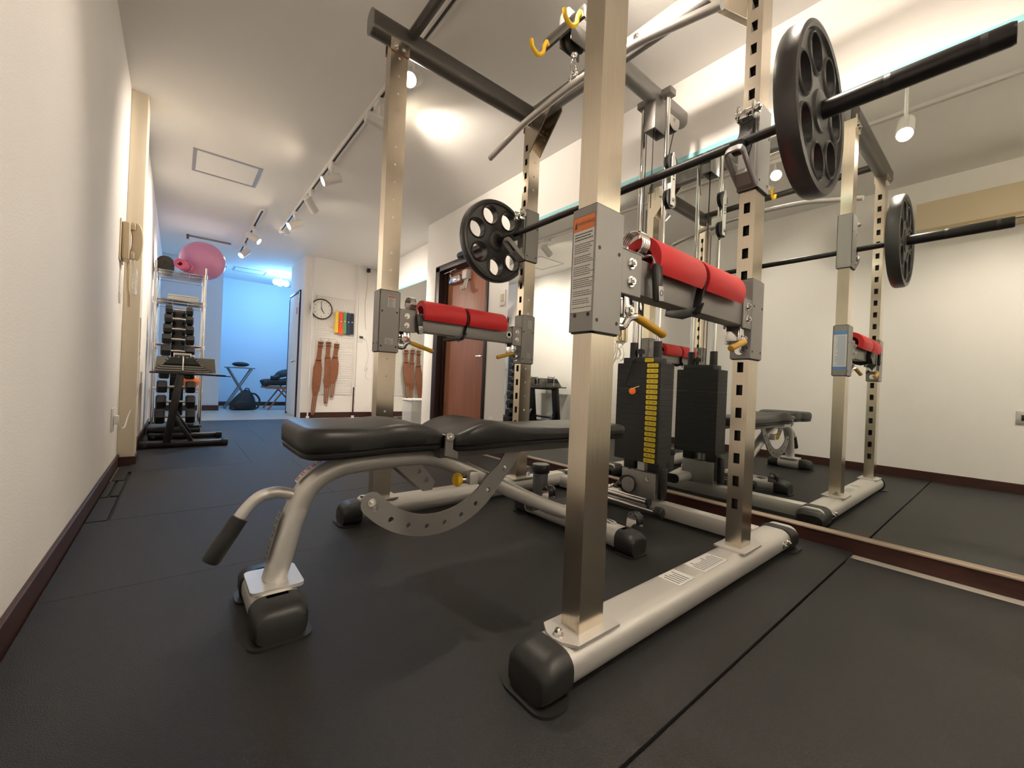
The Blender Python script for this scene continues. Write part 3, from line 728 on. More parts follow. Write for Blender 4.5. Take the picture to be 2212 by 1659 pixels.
def weight_plate(loc, label):
    t = thing('weight_plate', loc, label, 'weight plate', None)
    cx, cy_, cz = loc; R, T = .228, .056
    holes = [circ(.145*math.cos(a), .145*math.sin(a), .048, 22) for a in [math.radians(90+23+360*k/7) for k in range(7)]]
    mb = MB().prism(circ(0, 0, .212, 56), lambda u, v, w: (cx+u, cy_-.017+w, cz+v), .034, holes+[circ(0, 0, .0252, 24)])
    body = obj('disc', mb, 'plate', t)
    mb = MB(); prof = [(.202, -.017), (.205, -.025), (.213, -T/2), (.223, -T/2+.003), (R, -T/2+.012), (R, T/2-.012), (.223, T/2-.003), (.213, T/2), (.205, .025), (.202, .017)]
    mb.lathe((cx, cy_, cz), (0, 1, 0), prof+[prof[0]], 56)
    obj('rim', mb, 'plate', t)
    mb = MB()
    for s_ in (-1, 1):
        for a in [math.radians(90+23+360*k/7) for k in range(7)]:
            ctr = V((cx+.145*math.cos(a), cy_+s_*.017, cz+.145*math.sin(a)))
            mb.lathe(ctr, (0, s_, 0), [(.048, -.002), (.0485, .005), (.051, .007), (.055, .004), (.057, -.001)], 24, False)
        mb.lathe((cx, cy_+s_*.017, cz), (0, s_, 0), [(.0252, -.001), (.0252, .010), (.038, .012), (.055, .006), (.059, -.001)], 28, False)
    obj('grip_ring', mb, 'plate', body)
    mb = MB()
    for s_ in (-1, 1):
        mb.text('20', lambda u, v, w, s_=s_: (cx-s_*u, cy_+s_*(.0178), cz+.088+v), .030)
        mb.text('KG', lambda u, v, w, s_=s_: (cx-s_*u, cy_+s_*(.0178), cz-.088+v), .030)
    obj('embossed_text', mb, 'darkgrey', body)
    return t
weight_plate((BXC, .384, BZ), 'large black weight plate on the near end of the barbell, beside the mirror')
weight_plate((BXC, 1.880, BZ), 'black weight plate on the far end of the barbell, before the brown door')

# foam pads, straps and spring collars on the safety arms
def half_pipe(x0, x1, yc, zc, ro, ri, parent, name, a0=-12, a1=192, n=18):
    A = [math.radians(lerp(a0, a1, i/n)) for i in range(n+1)]
    prof = [(ro*math.cos(a), ro*math.sin(a)) for a in A]+[(ri*math.cos(a), ri*math.sin(a)) for a in reversed(A)]
    rs = []
    for x, k in ((x0, .97), (x0+.004, 1), (x1-.004, 1), (x1, .97)):
        rs.append([(x, yc+u*(k if i <= n else 1), zc+v*(k if i <= n else 1)) for i, (u, v) in enumerate(prof)])
    mb = MB(); n2 = len(prof)
    vr = [[mb.bm.verts.new(p) for p in r] for r in rs]
    for a, b in zip(vr, vr[1:]):
        for i in range(n2): mb.bm.faces.new((a[i], a[(i+1) % n2], b[(i+1) % n2], b[i]))
    for r in (vr[0], vr[-1]):
        for i in range(n): mb.bm.faces.new((r[i], r[i+1], r[n2-2-i], r[n2-1-i]))
    return obj(name, mb, 'red', None, loc=((x0+x1)/2, yc, zc))
def foam(y, where):
    yc = y+UD/2; zc = .9050
    for x0, x1, wh in ((.850, 1.068, 'left'), (1.088, 1.318, 'right')):
        f = half_pipe(x0, x1, yc, zc, .0595, .0345, None, 'foam_pad', -35, 215, 22)
        tag(f, f'red foam half-pipe pad, {wh} one on the {where} safety arm', 'foam pad', None)
    mb = MB(); path = [(1.078, yc+u, zc+v) for u, v in [(.043*math.cos(a), .043*math.sin(a)) for a in [math.radians(k) for k in range(-10, 191, 20)]]]
    path += [(1.073, yc-.036, .85), (1.066, yc-.031, .812), (1.06, yc, .806), (1.066, yc+.031, .812), (1.073, yc+.036, .85)]
    mb.sweep(path, rrect(.022, .005, .002, 2), (1, 0, 0), closedpath=True)
    st = thing('strap', (1.07, yc, .86), f'black strap holding the red pads on the {where} safety arm', 'strap')
    obj('loop', mb, 'black', st)
    obj('strap_tail', MB().sweep(curve([(1.066, yc-.034, .815), (1.03, yc-.026, .806), (.995, yc-.012, .799), (.975, yc, .802)], 4), rrect(.020, .004, .0015, 2), (0, 1, 0)).bar((1.075, yc-.040, .835), (1.052, yc-.043, .806), .020, .004), 'black', st)
foam(NY, 'near'); foam(FY, 'far')
def collar(x, y, label, flip=1):
    yc = y+UD/2; t = thing('spring_collar', (x, yc, .909), label, 'collar')
    c = V((x, yc-.002, .940)); mb = MB(); pts = []
    for i in range(97):
        a = 2*PI*i/24+PI*1.5; pts.append(c+V((-.014+.028*i/96, .029*math.cos(a), .029*math.sin(a))))
    mb.tube(pts, .0034, 8, upv=(1, 0, 0))
    obj('coil', mb, 'chrome', t)
    mb = MB()
    for dx, yy in ((.016, -1), ):
        mb.tube(curve([c+V((dx, .0, -.029)), c+V((dx+.004, -.03, -.028)), c+V((dx+.006, -.041, -.05)), c+V((dx+.008, -.043, -.075))], 5), .0034, 8)
    obj('wire_arm', mb, 'chrome', t)
    g = obj('grip', MB().obox(c+V((.027, -.046, -.092)), (.030, .016, .088), Matrix.Rotation(-.12, 3, 'Y'), .007), 'black', t)
    mb = MB().obox(c+V((.030, -.0545, -.118)), (.020, .002, .034), Matrix.Rotation(-.12, 3, 'Y'), .0009)
    mb.mi = 1; mb.lathe(c+V((.030, -.0555, -.117)), (0, -1, 0), [(.007, -.001), (.007, .0006), (.005, .0006), (.005, -.001)], 16)
    obj('grip_badge', mb, ['stickergrey', 'greyink'], g)
    return t
collar(.826, NY, 'silver spring collar with black grip hanging on the near safety arm')
collar(.800, FY, 'silver spring collar with black grip hanging on the far safety arm')

# ================================================================== WEIGHT BENCH
BY = 1.166
bench = thing('weight_bench', (.75, BY, 0), 'black padded adjustable weight bench with silver frame inside the rack', 'bench')
def pad(name, outline, z0, z1, top=None, welt=.018):
    """upholstered pad: outline (u,v) ccw, rounded upper edge, welt seam near the bottom"""
    n = len(outline); cx = sum(p[0] for p in outline)/n; cy_ = sum(p[1] for p in outline)/n
    nr = []
    for i in range(n):
        a, b = V(outline[i-1]), V(outline[(i+1) % n]); t = (b-a).normalized(); nr.append(V((-t.y, t.x)))
    def ring(ins, z, k=0):
        out = []
        for i, p in enumerate(outline):
            q = V(p)+nr[i]*ins
            out.append((q.x, q.y, z+(top(q.x, q.y)*k if top else 0)))
        return out
    r_ = .022; rs = [ring(.012, z0), ring(.002, z0+.004), ring(0, z0+.010), ring(-.001, z0+welt-.003), ring(.003, z0+welt), ring(-.003, z0+welt+.004, .1), ring(-.004, z0+welt+.02, .4)]
    for k in range(0, 6):
        a = math.radians(18*k); rs.append(ring(-.004+r_*(1-math.cos(a)), z1-r_+r_*math.sin(a), .8+.04*k))
    base = rs[-1]
    for f in (.8, .55, .3, .12):
        rr = []
        for p in base:
            x, y = cx+(p[0]-cx)*f, cy_+(p[1]-cy_)*f
            rr.append((x, y, z1+.001+.004*(1-f)+(top(x, y) if top else 0)))
        rs.append(rr)
    return obj(name, MB().rings(rs), 'vinylpad', bench, ang=50)
def smooth_outline(pts, n=5):
    P = [V((*p, 0)) for p in pts]; out = []; L = len(P)
    for i in range(L):
        a, b, c, d = P[i-1], P[i], P[(i+1) % L], P[(i+2) % L]
        for k in range(n):
            t = k/n; q = .5*((2*b)+(c-a)*t+(2*a-5*b+4*c-d)*t*t+(3*b-a-3*c+d)*t**3); out.append((q.x, q.y))
    return out
h1, h2 = .150, .128
so = smooth_outline([(.262, BY-h1), (.32, BY-h1-.004), (.39, BY-h1+.004), (.445, BY-h2-.004), (.50, BY-h2-.006), (.575, BY-h2), (.608, BY-.105), (.621, BY-.05), (.623, BY),
      (.621, BY+.05), (.608, BY+.105), (.575, BY+h2), (.50, BY+h2+.006), (.445, BY+h2+.004), (.39, BY+h1-.004), (.32, BY+h1+.004), (.262, BY+h1), (.234, BY+h1-.03), (.230, BY+.05), (.230, BY-.05), (.234, BY-h1+.03)])
seat_top = lambda x, y: .006*math.exp(-((x-.26)/.12)**2)+.010*math.exp(-((x-.49)/.07)**2)-.014*math.exp(-((x-.62)/.06)**2)
pad('seat', so, .400, .470, seat_top)
bo = smooth_outline([(.655, BY-.135), (.72, BY-.145), (.80, BY-.140), (.90, BY-.128), (1.0, BY-.130), (1.2, BY-.140), (1.40, BY-.140), (1.462, BY-.132), (1.480, BY-.10), (1.484, BY), (1.480, BY+.10),
      (1.462, BY+.132), (1.40, BY+.140), (1.2, BY+.140), (1.0, BY+.130), (.90, BY+.128), (.80, BY+.140), (.72, BY+.145), (.655, BY+.135), (.634, BY+.10), (.630, BY), (.634, BY-.10)])
back_top = lambda x, y: .018*math.exp(-((x-.78)/.085)**2)*(.35+1.0*abs(y-BY)/.14)-.018*math.exp(-((x-.63)/.05)**2)-.010*min(1, max(0, (x-.88)/.2))
pad('backrest', bo, .392, .458, back_top)
mb = MB().box((.27, BY-.045, .388), (.58, BY+.045, .4015), .002)
obj('seat_plate', mb, 'darkgrey', bench)
mb = MB().bar((.62, BY-.062, .382), (1.44, BY-.062, .374), .03, .03).bar((.62, BY+.062, .382), (1.44, BY+.062, .374), .03, .03).box((.95, BY-.06, .362), (1.0, BY+.06, .386), .003)
bf_ = obj('backrest_frame', mb, 'darkgrey', bench)
for yy in (BY-.132, BY+.126):
    mb = MB(); mb.prism([(.606, .385), (.650, .372), (.650, .392), (.632, .402), (.634, .445), (.622, .452), (.608, .445)], lambda u, v, w, yy=yy: (u, yy+w, v), .006)
    hb = obj('hinge_plate', mb, 'grey', bench)
mb = MB().bolt((.621, BY-.132, .437), (0, -1, 0), .009, .008).bolt((.621, BY+.132, .437), (0, 1, 0), .009, .008).cyl((.621, BY-.13, .437), (.621, BY+.13, .437), .006)
obj('hinge_bolt', mb, 'chrome', hb)
# main tube: flat oval, front leg up, along the seat, down to the rear foot
path = curve([(.205, BY, .085), (.222, BY, .150), (.245, BY, .240), (.282, BY, .315), (.345, BY, .352), (.43, BY, .362), (.56, BY, .362), (.64, BY, .355), (.72, BY, .325), (.86, BY, .258), (1.05, BY, .168), (1.20, BY, .102), (1.262, BY, .080)], 6)
mt = obj('main_tube', MB().sweep(path, rrect(.052, .066, .023, 5), (0, 1, 0)), 'silver', bench)
def on_path_label(i0, i1, off, wd, parent, mats):
    """sticker following the outer (-x) side of the front leg"""
    mb = MB(); ps = path[i0:i1]; rs = []
    pr = rrect(.0014, wd, .0006, 1)
    tops = []
    for i in range(i0, i1):
        t = (path[i+1]-path[i-1]).normalized(); nrm = V((t.z, 0, -t.x)) if t.z > 0 else V((-t.z, 0, t.x))
        nrm = V((-abs(t.z), 0, abs(t.x))).normalized()
        tops.append((path[i]+nrm*.0332, nrm))
    for k in range(len(tops)-1):
        (a, n1), (b, n2) = tops[k], tops[k+1]
        y0, y1 = BY-wd/2, BY+wd/2
        vs = [mb.bm.verts.new(p) for p in ((a.x, y0, a.z), (a.x, y1, a.z), (b.x, y1, b.z), (b.x, y0, b.z))]
        mb.bm.faces.new(vs).material_index = 0
        for q in (.25, .6):
            c = a.lerp(b, q)+n1*.0006; d = a.lerp(b, q+.2)+n1*.0006; e = BY+wd/2-.004; f = e-wd*random.uniform(.45, .8)
            vs = [mb.bm.verts.new(p) for p in ((c.x, f, c.z), (c.x, e, c.z), (d.x, e, d.z), (d.x, f, d.z))]
            mb.bm.faces.new(vs).material_index = 1
    return obj('tube_sticker', mb, mats, parent)
on_path_label(4, 13, 0, .034, mt, ['stickergrey', 'greyink']); on_path_label(17, 23, 0, .034, mt, ['sticker', 'redink'])
# front handle with black grip
hp = curve([(.243, BY, .292), (.205, BY, .304), (.168, BY, .298), (.140, BY, .272), (.120, BY, .240), (.098, BY, .200), (.085, BY, .176)], 5)
hn = obj('transport_handle', MB().tube(hp, .0135, 14), 'silver', bench)
g0, g1 = V((.1285, BY, .2535)), V((.073, BY, .158))
obj('handle_grip', MB().lathe(g0, g1-g0, [(.0135, 0), (.019, .001), (.0195, .05), (.0195, .104), (.017, .110), (.0001, .111)], 18), 'rubber', hn)
# feet (flat oval bars across, with rubber caps)
def foot(xc, y0, y1, w_, h_, nm, caplen=.075):
    f = obj(nm, MB().sweep([(xc, y0+caplen*.8, h_/2+.008), (xc, y1-caplen*.8, h_/2+.008)], rrect(w_-.008, h_, min(w_, h_)*.42, 6), (0, 0, 1)), 'silver', bench)
    for s_, ye in ((-1, y0), (1, y1)):
        mb = MB(); rs = []
        for t_, k, zt in ((0, 1, 1), (.35, 1.0, 1), (.7, .98, .96), (.9, .93, .86), (1, .84, .72)):
            y = ye - s_*caplen*(1-t_); rs.append([(xc+u, y, .004+(v+.5)*zt*(h_+.004)) for u, v in [(a, b/(h_+.01)) for a, b in rrect(w_*k, h_+.01, .03*k)]])
        mb.rings(rs)
        mb.prism(rrect(w_+.014, caplen+.014, .03), lambda u, v, w: (xc+u, ye-s_*(caplen/2-.004)+v, w), .006)
        obj('rubber_cap', mb, 'rubber', f)
    return f
ff = foot(.200, 1.016, 1.318, .116, .074, 'front_foot'); rf = foot(1.305, .835, 1.490, .100, .074, 'rear_foot')
obj('foot_plate', MB().prism([(a*1.0, b) for a, b in rrect(.115, .135, .014)], lambda u, v, w: (.205+u, BY+v, .0815+w), .008), 'silver', ff)
obj('rear_joint_plate', MB().prism(rrect(.11, .10, .012), lambda u, v, w: (1.30+u, BY+v, .0815+w), .006), 'silver', rf)
mb = MB().prism(circ(0, 0, .024, 20), lambda u, v, w: (1.315+u*1.1, .985+v*1.5, .0823+w), .0012); mb.mi = 1
mb.prism([(-.018, -.02), (-.004, .02), (.004, .02), (-.010, -.02)], lambda u, v, w: (1.315+u, .985+v, .0835+w), .0004).prism([(.004, -.02), (.016, .02), (.022, .014), (.010, -.022)], lambda u, v, w: (1.315+u, .985+v, .0835+w), .0004)
obj('round_badge', mb, ['stickergrey', 'ink'], rf)
for yw in (.905, 1.375):
    for xx in (1.352, 1.395): wk = obj('wheel_bracket', MB().prism([(yw-.022, .075), (yw+.022, .075), (yw+.020, .115), (yw, .128), (yw-.020, .115)], lambda u, v, w, xx=xx: (xx+w, u, v), .004), 'chrome', rf)
    obj('wheel_bolt', MB().bolt((1.399, yw, .108), (1, 0, 0), .008, .006), 'chrome', rf)
    obj('transport_wheel', MB().lathe((1.358, yw, .104), (1, 0, 0), [(.0001, 0), (.024, 0), (.028, .006), (.028, .028), (.024, .034), (.0001, .034)], 22), 'rubber', rf)
# arc adjuster plate with holes, pivoting at the hinge
ac, ro_, ri_ = (.635, .425), .300, .235
A0, A1 = math.radians(221), math.radians(322)
outer = [(ac[0]+ro_*math.cos(lerp(A0, A1, i/26)), ac[1]+ro_*math.sin(lerp(A0, A1, i/26))) for i in range(27)]
inner = [(ac[0]+ri_*math.cos(lerp(A1, A0, i/26)), ac[1]+ri_*math.sin(lerp(A1, A0, i/26))) for i in range(27)]
rm = (ro_+ri_)/2; hw = (ro_-ri_)/2
c0 = (ac[0]+rm*math.cos(A0), ac[1]+rm*math.sin(A0))
cap_ = [(c0[0]+hw*math.cos(A0+PI-i*PI/8), c0[1]+hw*math.sin(A0+PI-i*PI/8)) for i in range(1, 8)]
cap_ = [(c0[0]+hw*math.cos(A0-PI+k*PI/8), c0[1]+hw*math.sin(A0-PI+k*PI/8)) for k in range(1, 8)]
topy = [(.965, .33), (1.005, .37), (.955, .372), (.925, .33)]
poly = outer+[(.945, .32), (.975, .368), (.905, .368), (.872, .32)]+inner+cap_
holes = []
for i in range(8):
    a = lerp(A0+.06, A1-.10, i/7); holes.append(circ(ac[0]+(rm+.004)*math.cos(a), ac[1]+(rm+.004)*math.sin(a), .0085 if i else .007, 12))
ap = MB()
for yy in (BY-.045,): ap.prism(poly, lambda u, v, w, yy=yy: (u, yy+w, v), .007, holes)
arc = obj('arc_plate', ap, 'grey', bf_)
obj('arc_bolt', MB().bolt((c0[0]-.002, BY-.045, c0[1]+.004), (0, -1, 0), .008, .006).bolt((.90, BY-.045, .305), (0, -1, 0), .008, .006), 'chrome', bf_)
mb = MB()
for yy in (BY-.034, BY+.028): mb.prism([(.50, .345), (.585, .345), (.632, .288), (.624, .262), (.592, .262)], lambda u, v, w, yy=yy: (u, yy+w, v), .006, [circ(.60, .295, .010, 12), circ(.575, .325, .007, 10)])
obj('seat_bracket', mb, 'grey', bench)
py_ = BY-.052
kn = obj('pop_pin', MB().cyl((.760, py_, .283), (.728, py_, .286), .013, n=6).cyl((.732, py_, .2857), (.712, py_, .2876), .010, n=16), 'chrome', mt)
obj('pin_knob', MB().lathe((.716, py_, .2872), (-1, 0, .09), [(.0001, 0), (.012, 0), (.012, .006), (.021, .008), (.0225, .016), (.019, .022), (.0001, .023)], 20), 'brightyellow', mt)
obj('pin_bracket', MB().box((.742, BY-.065, .268), (.775, BY-.026, .310), .003), 'silver', mt)
obj('foot_block', MB().box((1.06, BY-.02, .118), (1.12, BY+.02, .150), .004), 'darkgrey', mt)

# bottle on the floor behind the bench
t = thing('drink_bottle', (1.47, 1.535, 0), 'smoky grey shaker bottle with black cap on the floor behind the bench', 'bottle')
obj('body', MB().lathe((1.47, 1.535, .001), (0, 0, 1), [(.0001, 0), (.034, 0), (.036, .006), (.036, .05), (.039, .06), (.039, .150), (.041, .155)], 28), 'smoke', t)
obj('cap', MB().lathe((1.47, 1.535, .150), (0, 0, 1), [(.044, 0), (.046, .004), (.046, .038), (.042, .044), (.0001, .046)], 28), 'black', t)
#@@MORE
# ================================================================== LEFT SIDE: DUMBBELL STAND, TREE, SHELF
st = thing('dumbbell_stand', (.05, 4.38, 0), 'black slanted stand carrying two adjustable dumbbells by the left wall', 'dumbbell stand')
for i, (y, x0, x1) in enumerate(((4.12, -.205, .345), (4.62, -.175, .338))):
    f = obj('floor_rail', MB().box((x0, y-.032, .004), (x1, y+.032, .046), .01), 'blackmetal', st)
    for xx in (x0, x1-.05): obj('rail_cap', MB().box((xx, y-.036, .0), (xx+.05, y+.036, .05), .012), 'rubber', f)
    sy = -1
    lg = obj('leg', MB().bar((-.045, y, .04), (.022, y, .565), .048, .105, (0, 1, 0), .004), 'blackmetal', st)
    for z, x in ((.385, -.012+.012), (.495, .012+.006)):
        obj('leg_bolt', MB().bolt((x, y-.026, z), (0, -1, 0), .011, .006), 'chrome', lg)
    obj('brace', MB().bar((.00, y+(.0), .235), (.105, y, .042), .028, .05, (0, 1, 0), .003), 'blackmetal', st)
obj('crossbar', MB().cyl((-.03, 4.12, .14), (-.03, 4.62, .14), .016), 'blackmetal', st)
tr = MB().obox((.075, 4.37, .572), (.47, .60, .014), Matrix.Rotation(.02, 3, 'Y'), .003)
obj('tray', tr, 'blackmetal', st)
obj('tray_stop', MB().obox((.305, 4.37, .562), (.10, .30, .008), Matrix.Rotation(.02, 3, 'Y'), .002), 'blackmetal', st)
obj('tray_bracket', MB().bar((.022, 4.12, .55), (.022, 4.62, .55), .12, .02, (0, 0, 1), .003), 'blackmetal', st)
def blockbell(y, x, label, shell):
    t = thing('adjustable_dumbbell', (x, y, .58), label, 'dumbbell', None)
    mb = MB()
    obj('core', MB().box((x-.045, y-.055, .582), (x+.045, y+.055, .700), .006) if shell else MB().prism([(x-.160, .583), (x+.160, .583), (x+.070, .698), (x-.070, .698)], lambda u, v, w: (u, y-.050+w, v), .10), 'black', t)
    for k in range(7):
        z = .588+k*.0168; hw = .172-.0135*k
        mb = MB()
        for yy in (-.062+.004*k, .052-.004*k): mb.box((x-hw, y+yy, z), (x+hw, y+yy+.012, z+.010), .002, 1)
        mb.box((x-hw, y-.062+.004*k, z), (x-hw+.012, y+.064-.004*k, z+.010), .002, 1).box((x+hw-.012, y-.062+.004*k, z), (x+hw, y+.064-.004*k, z+.010), .002, 1)
        obj('weight_rail', mb, 'rail', t)
    for s_ in ((-1, 1) if shell else ()):
        w0, w1 = (.052, .150) if not shell else (.052, .205)
        obj('weight_block', MB().prism([(s_*.050, .582), (s_*w1, .582), (s_*(w1-.012 if shell else .085), .708 if shell else .700), (s_*.050, .708)], lambda u, v, w: (x+u, y-.058+w, v), .116), 'olive', t)
    obj('selector_pin', MB().cyl((x+.005, y-.066, .60), (x+.005, y-.058, .70), .004, n=8).box((x, y-.064, .592), (x+.010, y-.056, .712), .002), 'chrome', t)
    obj('handle', MB().cyl((x-.05, y, .722), (x+.05, y, .722), .014, n=12).box((x-.056, y-.02, .70), (x-.048, y+.02, .735), .003).box((x+.048, y-.02, .70), (x+.056, y+.02, .735), .003), 'chrome', t)
    return t
blockbell(4.20, .03, 'block dumbbell with stepped rails, nearer one on the black stand', False)
blockbell(4.52, .06, 'grey-sided block dumbbell, rear one on the black stand', True)
# vertical tree with hex dumbbells
tree = thing('dumbbell_tree', (0, 5.12, 0), 'black upright tree rack of rubber dumbbells before the wire shelf', 'dumbbell rack')
obj('column', MB().box((-.052, 5.10, .03), (.052, 5.17, 1.16), .006), 'black', tree)
obj('base', MB().box((-.195, 4.92, .002), (.19, 5.30, .065), .012), 'black', tree)
obj('foot_pad', MB().box((.065, 4.90, .065), (.185, 5.28, .085), .006), 'rubber', tree)
DB = [(1.165, .042, .205), (1.080, .046, .215), (.985, .050, .226), (.888, .054, .238), (.778, .058, .25), (.672, .060, .255), (.568, .062, .262), (.440, .066, .285), (.300, .070, .29), (.158, .072, .30)]
ORD = ['topmost', 'second from the top', 'third from the top', 'fourth from the top', 'fifth from the top', 'sixth from the top', 'seventh from the top', 'third from the bottom', 'second from the bottom', 'lowest']
for (z, r, L), od in zip(DB, ORD):
    y = 5.02
    for s_ in (-1, 1): obj('cradle', MB().prism([(5.11, z-.05), (y-.012, z-.030), (y-.03, z-.018), (y-.03, z-.004), (y-.02, z-.012), (y+.015, z-.016), (5.11, z-.012)], lambda u, v, w, s_=s_: (s_*.035-.004+w, u, v), .008), 'black', tree)
    t = thing('dumbbell', (0, y, z), f'black hex dumbbell with chrome handle, {od} on the upright tree', 'dumbbell', None)
    h = L/2; hd = min(.075, r*1.25)
    obj('handle', MB().lathe((-h+hd, y, z), (1, 0, 0), [(.012, 0), (.012, .01), (.0165, (L-2*hd)*.5), (.012, (L-2*hd)-.01), (.012, L-2*hd)], 16), 'chrome', t)
    for s_ in (-1, 1):
        obj('head', MB().lathe((s_*(h-hd), y, z), (s_, 0, 0), [(.0001, 0), (r*.80, 0), (r, r*.18), (r, hd-r*.18), (r*.80, hd), (.0001, hd)], 6 if r > .05 else 8), 'rubber', t, ang=20)
# wire shelf
SXL, SXR, SYF, SYB = -.195, .205, 5.50, 5.98
sh = thing('wire_shelf', (0, 5.74, 0), 'tall chrome wire shelf by the left wall under the pink ball', 'shelf')
for x in (SXL, SXR):
    for y in (SYF, SYB):
        p = obj('post', MB().cyl((x, y, .012), (x, y, 1.695), .0115, n=14), 'chrome', sh)
        obj('post_foot', MB().lathe((x, y, -.001), (0, 0, 1), [(.0001, 0), (.018, 0), (.018, .012), (.010, .02)], 14), 'black', p)
for z in (1.615, 1.325, .86, .40):
    mb = MB()
    for x in (SXL, SXR): mb.cyl((x, SYF, z), (x, SYB, z), .004, n=6).cyl((x, SYF, z-.03), (x, SYB, z-.03), .004, n=6)
    for y in (SYF, SYB): mb.cyl((SXL, y, z), (SXR, y, z), .004, n=6).cyl((SXL, y, z-.03), (SXR, y, z-.03), .004, n=6)
    for k in range(1, 16):
        y = lerp(SYF, SYB, k/16); mb.cyl((SXL, y, z+.003), (SXR, y, z+.003), .0022, n=5)
    for k in range(1, 3):
        x = lerp(SXL, SXR, k/3); mb.cyl((x, SYF, z-.002), (x, SYB, z-.002), .003, n=5)
    tw = obj('wire_tier', mb, 'chrome', sh)
    for x in (SXL, SXR):
        for y in (SYF, SYB): obj('tier_collar', MB().lathe((x, y, z-.035), (0, 0, 1), [(.0125, 0), (.018, .002), (.016, .042), (.0125, .044)], 12), 'chrome', tw)
# things on the shelf
b = thing('exercise_ball', (.185, 5.78, 1.828), 'large glossy pink exercise ball on top of the wire shelf', 'ball')
obj('ball', MB().sph((.185, 5.78, 1.828), (.212, .21, .208), 40, 24), 'pink', b)
obj('valve', MB().cyl((.392, 5.74, 1.80), (.402, 5.738, 1.80), .010, n=12), 'white', b)
t = thing('foam_roller', (-.128, 5.68, 1.69), 'dark round foam roller at the left end on top of the wire shelf', 'roller')
obj('roller_body', MB().lathe((-.128, 5.50, 1.690), (0, 1, 0), [(.018, .004), (.0655, .004), (.0695, .008), (.0695, .372), (.0655, .376), (.018, .376), (.018, .004)], 32), 'charcoal', t)
obj('roller_core', MB().cyl((-.128, 5.507, 1.690), (-.128, 5.873, 1.690), .0175, n=16), 'black', t)
t = thing('yoga_mat', (0, 5.5, 1.675), 'rolled pink mat lying on the wire shelf before the ball', 'mat')
c0, c1 = V((-.012, 5.40, 1.685)), V((.068, 5.58, 1.680))
mb = MB(); pts = []
q = (c1-c0).to_track_quat('Z', 'Y')
spir = [(.016+.034*i/60, 2*PI*3.2*i/60) for i in range(61)]
ins = [(r*math.cos(a), r*math.sin(a)) for r, a in spir]; ous = [((r+.0075)*math.cos(a), (r+.0075)*math.sin(a)) for r, a in reversed(spir)]
pr = ins+ous
Lm = (c1-c0).length
vr = [[mb.bm.verts.new(c0+q @ V((u, v, h))) for u, v in pr] for h in (0, Lm)]
n2 = len(pr)
for i in range(n2): mb.bm.faces.new((vr[0][i], vr[0][(i+1) % n2], vr[1][(i+1) % n2], vr[1][i]))
for r in vr:
    for i in range(60): mb.bm.faces.new((r[i], r[i+1], r[n2-2-i], r[n2-1-i]))
obj('mat_roll', mb, 'pinkmat', t)
obj('roll_band', MB().lathe(c0.lerp(c1, .5), c1-c0, [(.0585, 0), (.0592, 0), (.0592, .02), (.0585, .02), (.0585, 0)], 24), 'pink', t)
def folded(name, a, b, mats, label, cat, layers=3):
    t = thing(name, ((a[0]+b[0])/2, (a[1]+b[1])/2, a[2]), label, cat)
    h = (b[2]-a[2])/layers
    for k in range(layers):
        j = .006*random.uniform(-1, 1)
        obj('fold', MB().box((a[0]+j, a[1]+j, a[2]+k*h), (b[0]+j, b[1]-j, a[2]+(k+1)*h-.001), h*.45, 3), mats, t)
    return t
folded('towel', (-.10, 5.53, 1.330), (.15, 5.80, 1.385), 'cloth', 'folded white towel on the second tier of the wire shelf', 'towel')
t = thing('plastic_tray', (.02, 5.70, 1.33), 'blue plastic tray under the towel on the wire shelf', 'tray')
obj('tray_base', MB().box((-.165, 5.82, 1.330), (.17, 5.965, 1.336), .002), 'blue', t)
for a, b_ in (((-.165, 5.815, 1.330), (.17, 5.821, 1.370)), ((-.165, 5.96, 1.330), (.17, 5.966, 1.370)), ((-.166, 5.82, 1.330), (-.160, 5.965, 1.370)), ((.165, 5.82, 1.330), (.171, 5.965, 1.370))):
    obj('tray_wall', MB().box(a, b_, .001, 1), 'blue', t)
folded('cloth_pile', (-.12, 5.55, .866), (.12, 5.90, .96), 'cloth', 'pile of pale cloths on the middle tier behind the dumbbells', 'cloth', 4)
t = thing('medicine_ball', (.12, 5.66, .50), 'small orange ball on the low shelf tier behind the dumbbells', 'ball')
obj('ball', MB().sph((.12, 5.66, .478), .072, 24, 16), 'pin', t)
obj('seam', MB().tube([V((.12, 5.66, .478))+V((.0722*math.cos(a), .0722*math.sin(a), 0)) for a in [2*PI*i/28 for i in range(28)]], .0014, 6, closedpath=True), 'redink', t)

# ================================================================== INTERCOM, OUTLETS, SWITCH, AIR CONDITIONER
ic = thing('intercom', (XL, 3.27, 1.31), 'cream wall intercom handset with coiled cord at the beige duct', 'intercom')
obj('wall_plate', MB().box((XL, 3.15, 1.20), (XL+.006, 3.33, 1.43), .003), 'cream', ic)
obj('body', MB().box((XL+.006, 3.18, 1.215), (XL+.040, 3.32, 1.425), .010), 'cream', ic)
hs = MB().sweep(curve([(XL+.050, 3.235, 1.235), (XL+.064, 3.235, 1.26), (XL+.070, 3.235, 1.33), (XL+.064, 3.235, 1.40), (XL+.050, 3.235, 1.425)], 5), rrect(.050, .022, .009, 4), (0, 1, 0))
h = obj('handset', hs, 'cream', ic)
for z in (1.245, 1.412): obj('handset_cup', MB().box((XL+.038, 3.208, z-.022), (XL+.060, 3.262, z+.022), .009), 'cream', h)
mb = MB(); pts = []
for i in range(90):
    a = 2*PI*i/90*1; t_ = i/90
    ca = 2*PI*24*t_
    ctr = V((XL+.070, 3.36+.085*math.sin(2*PI*t_)*1.0, 1.115-.085*math.cos(2*PI*t_)))
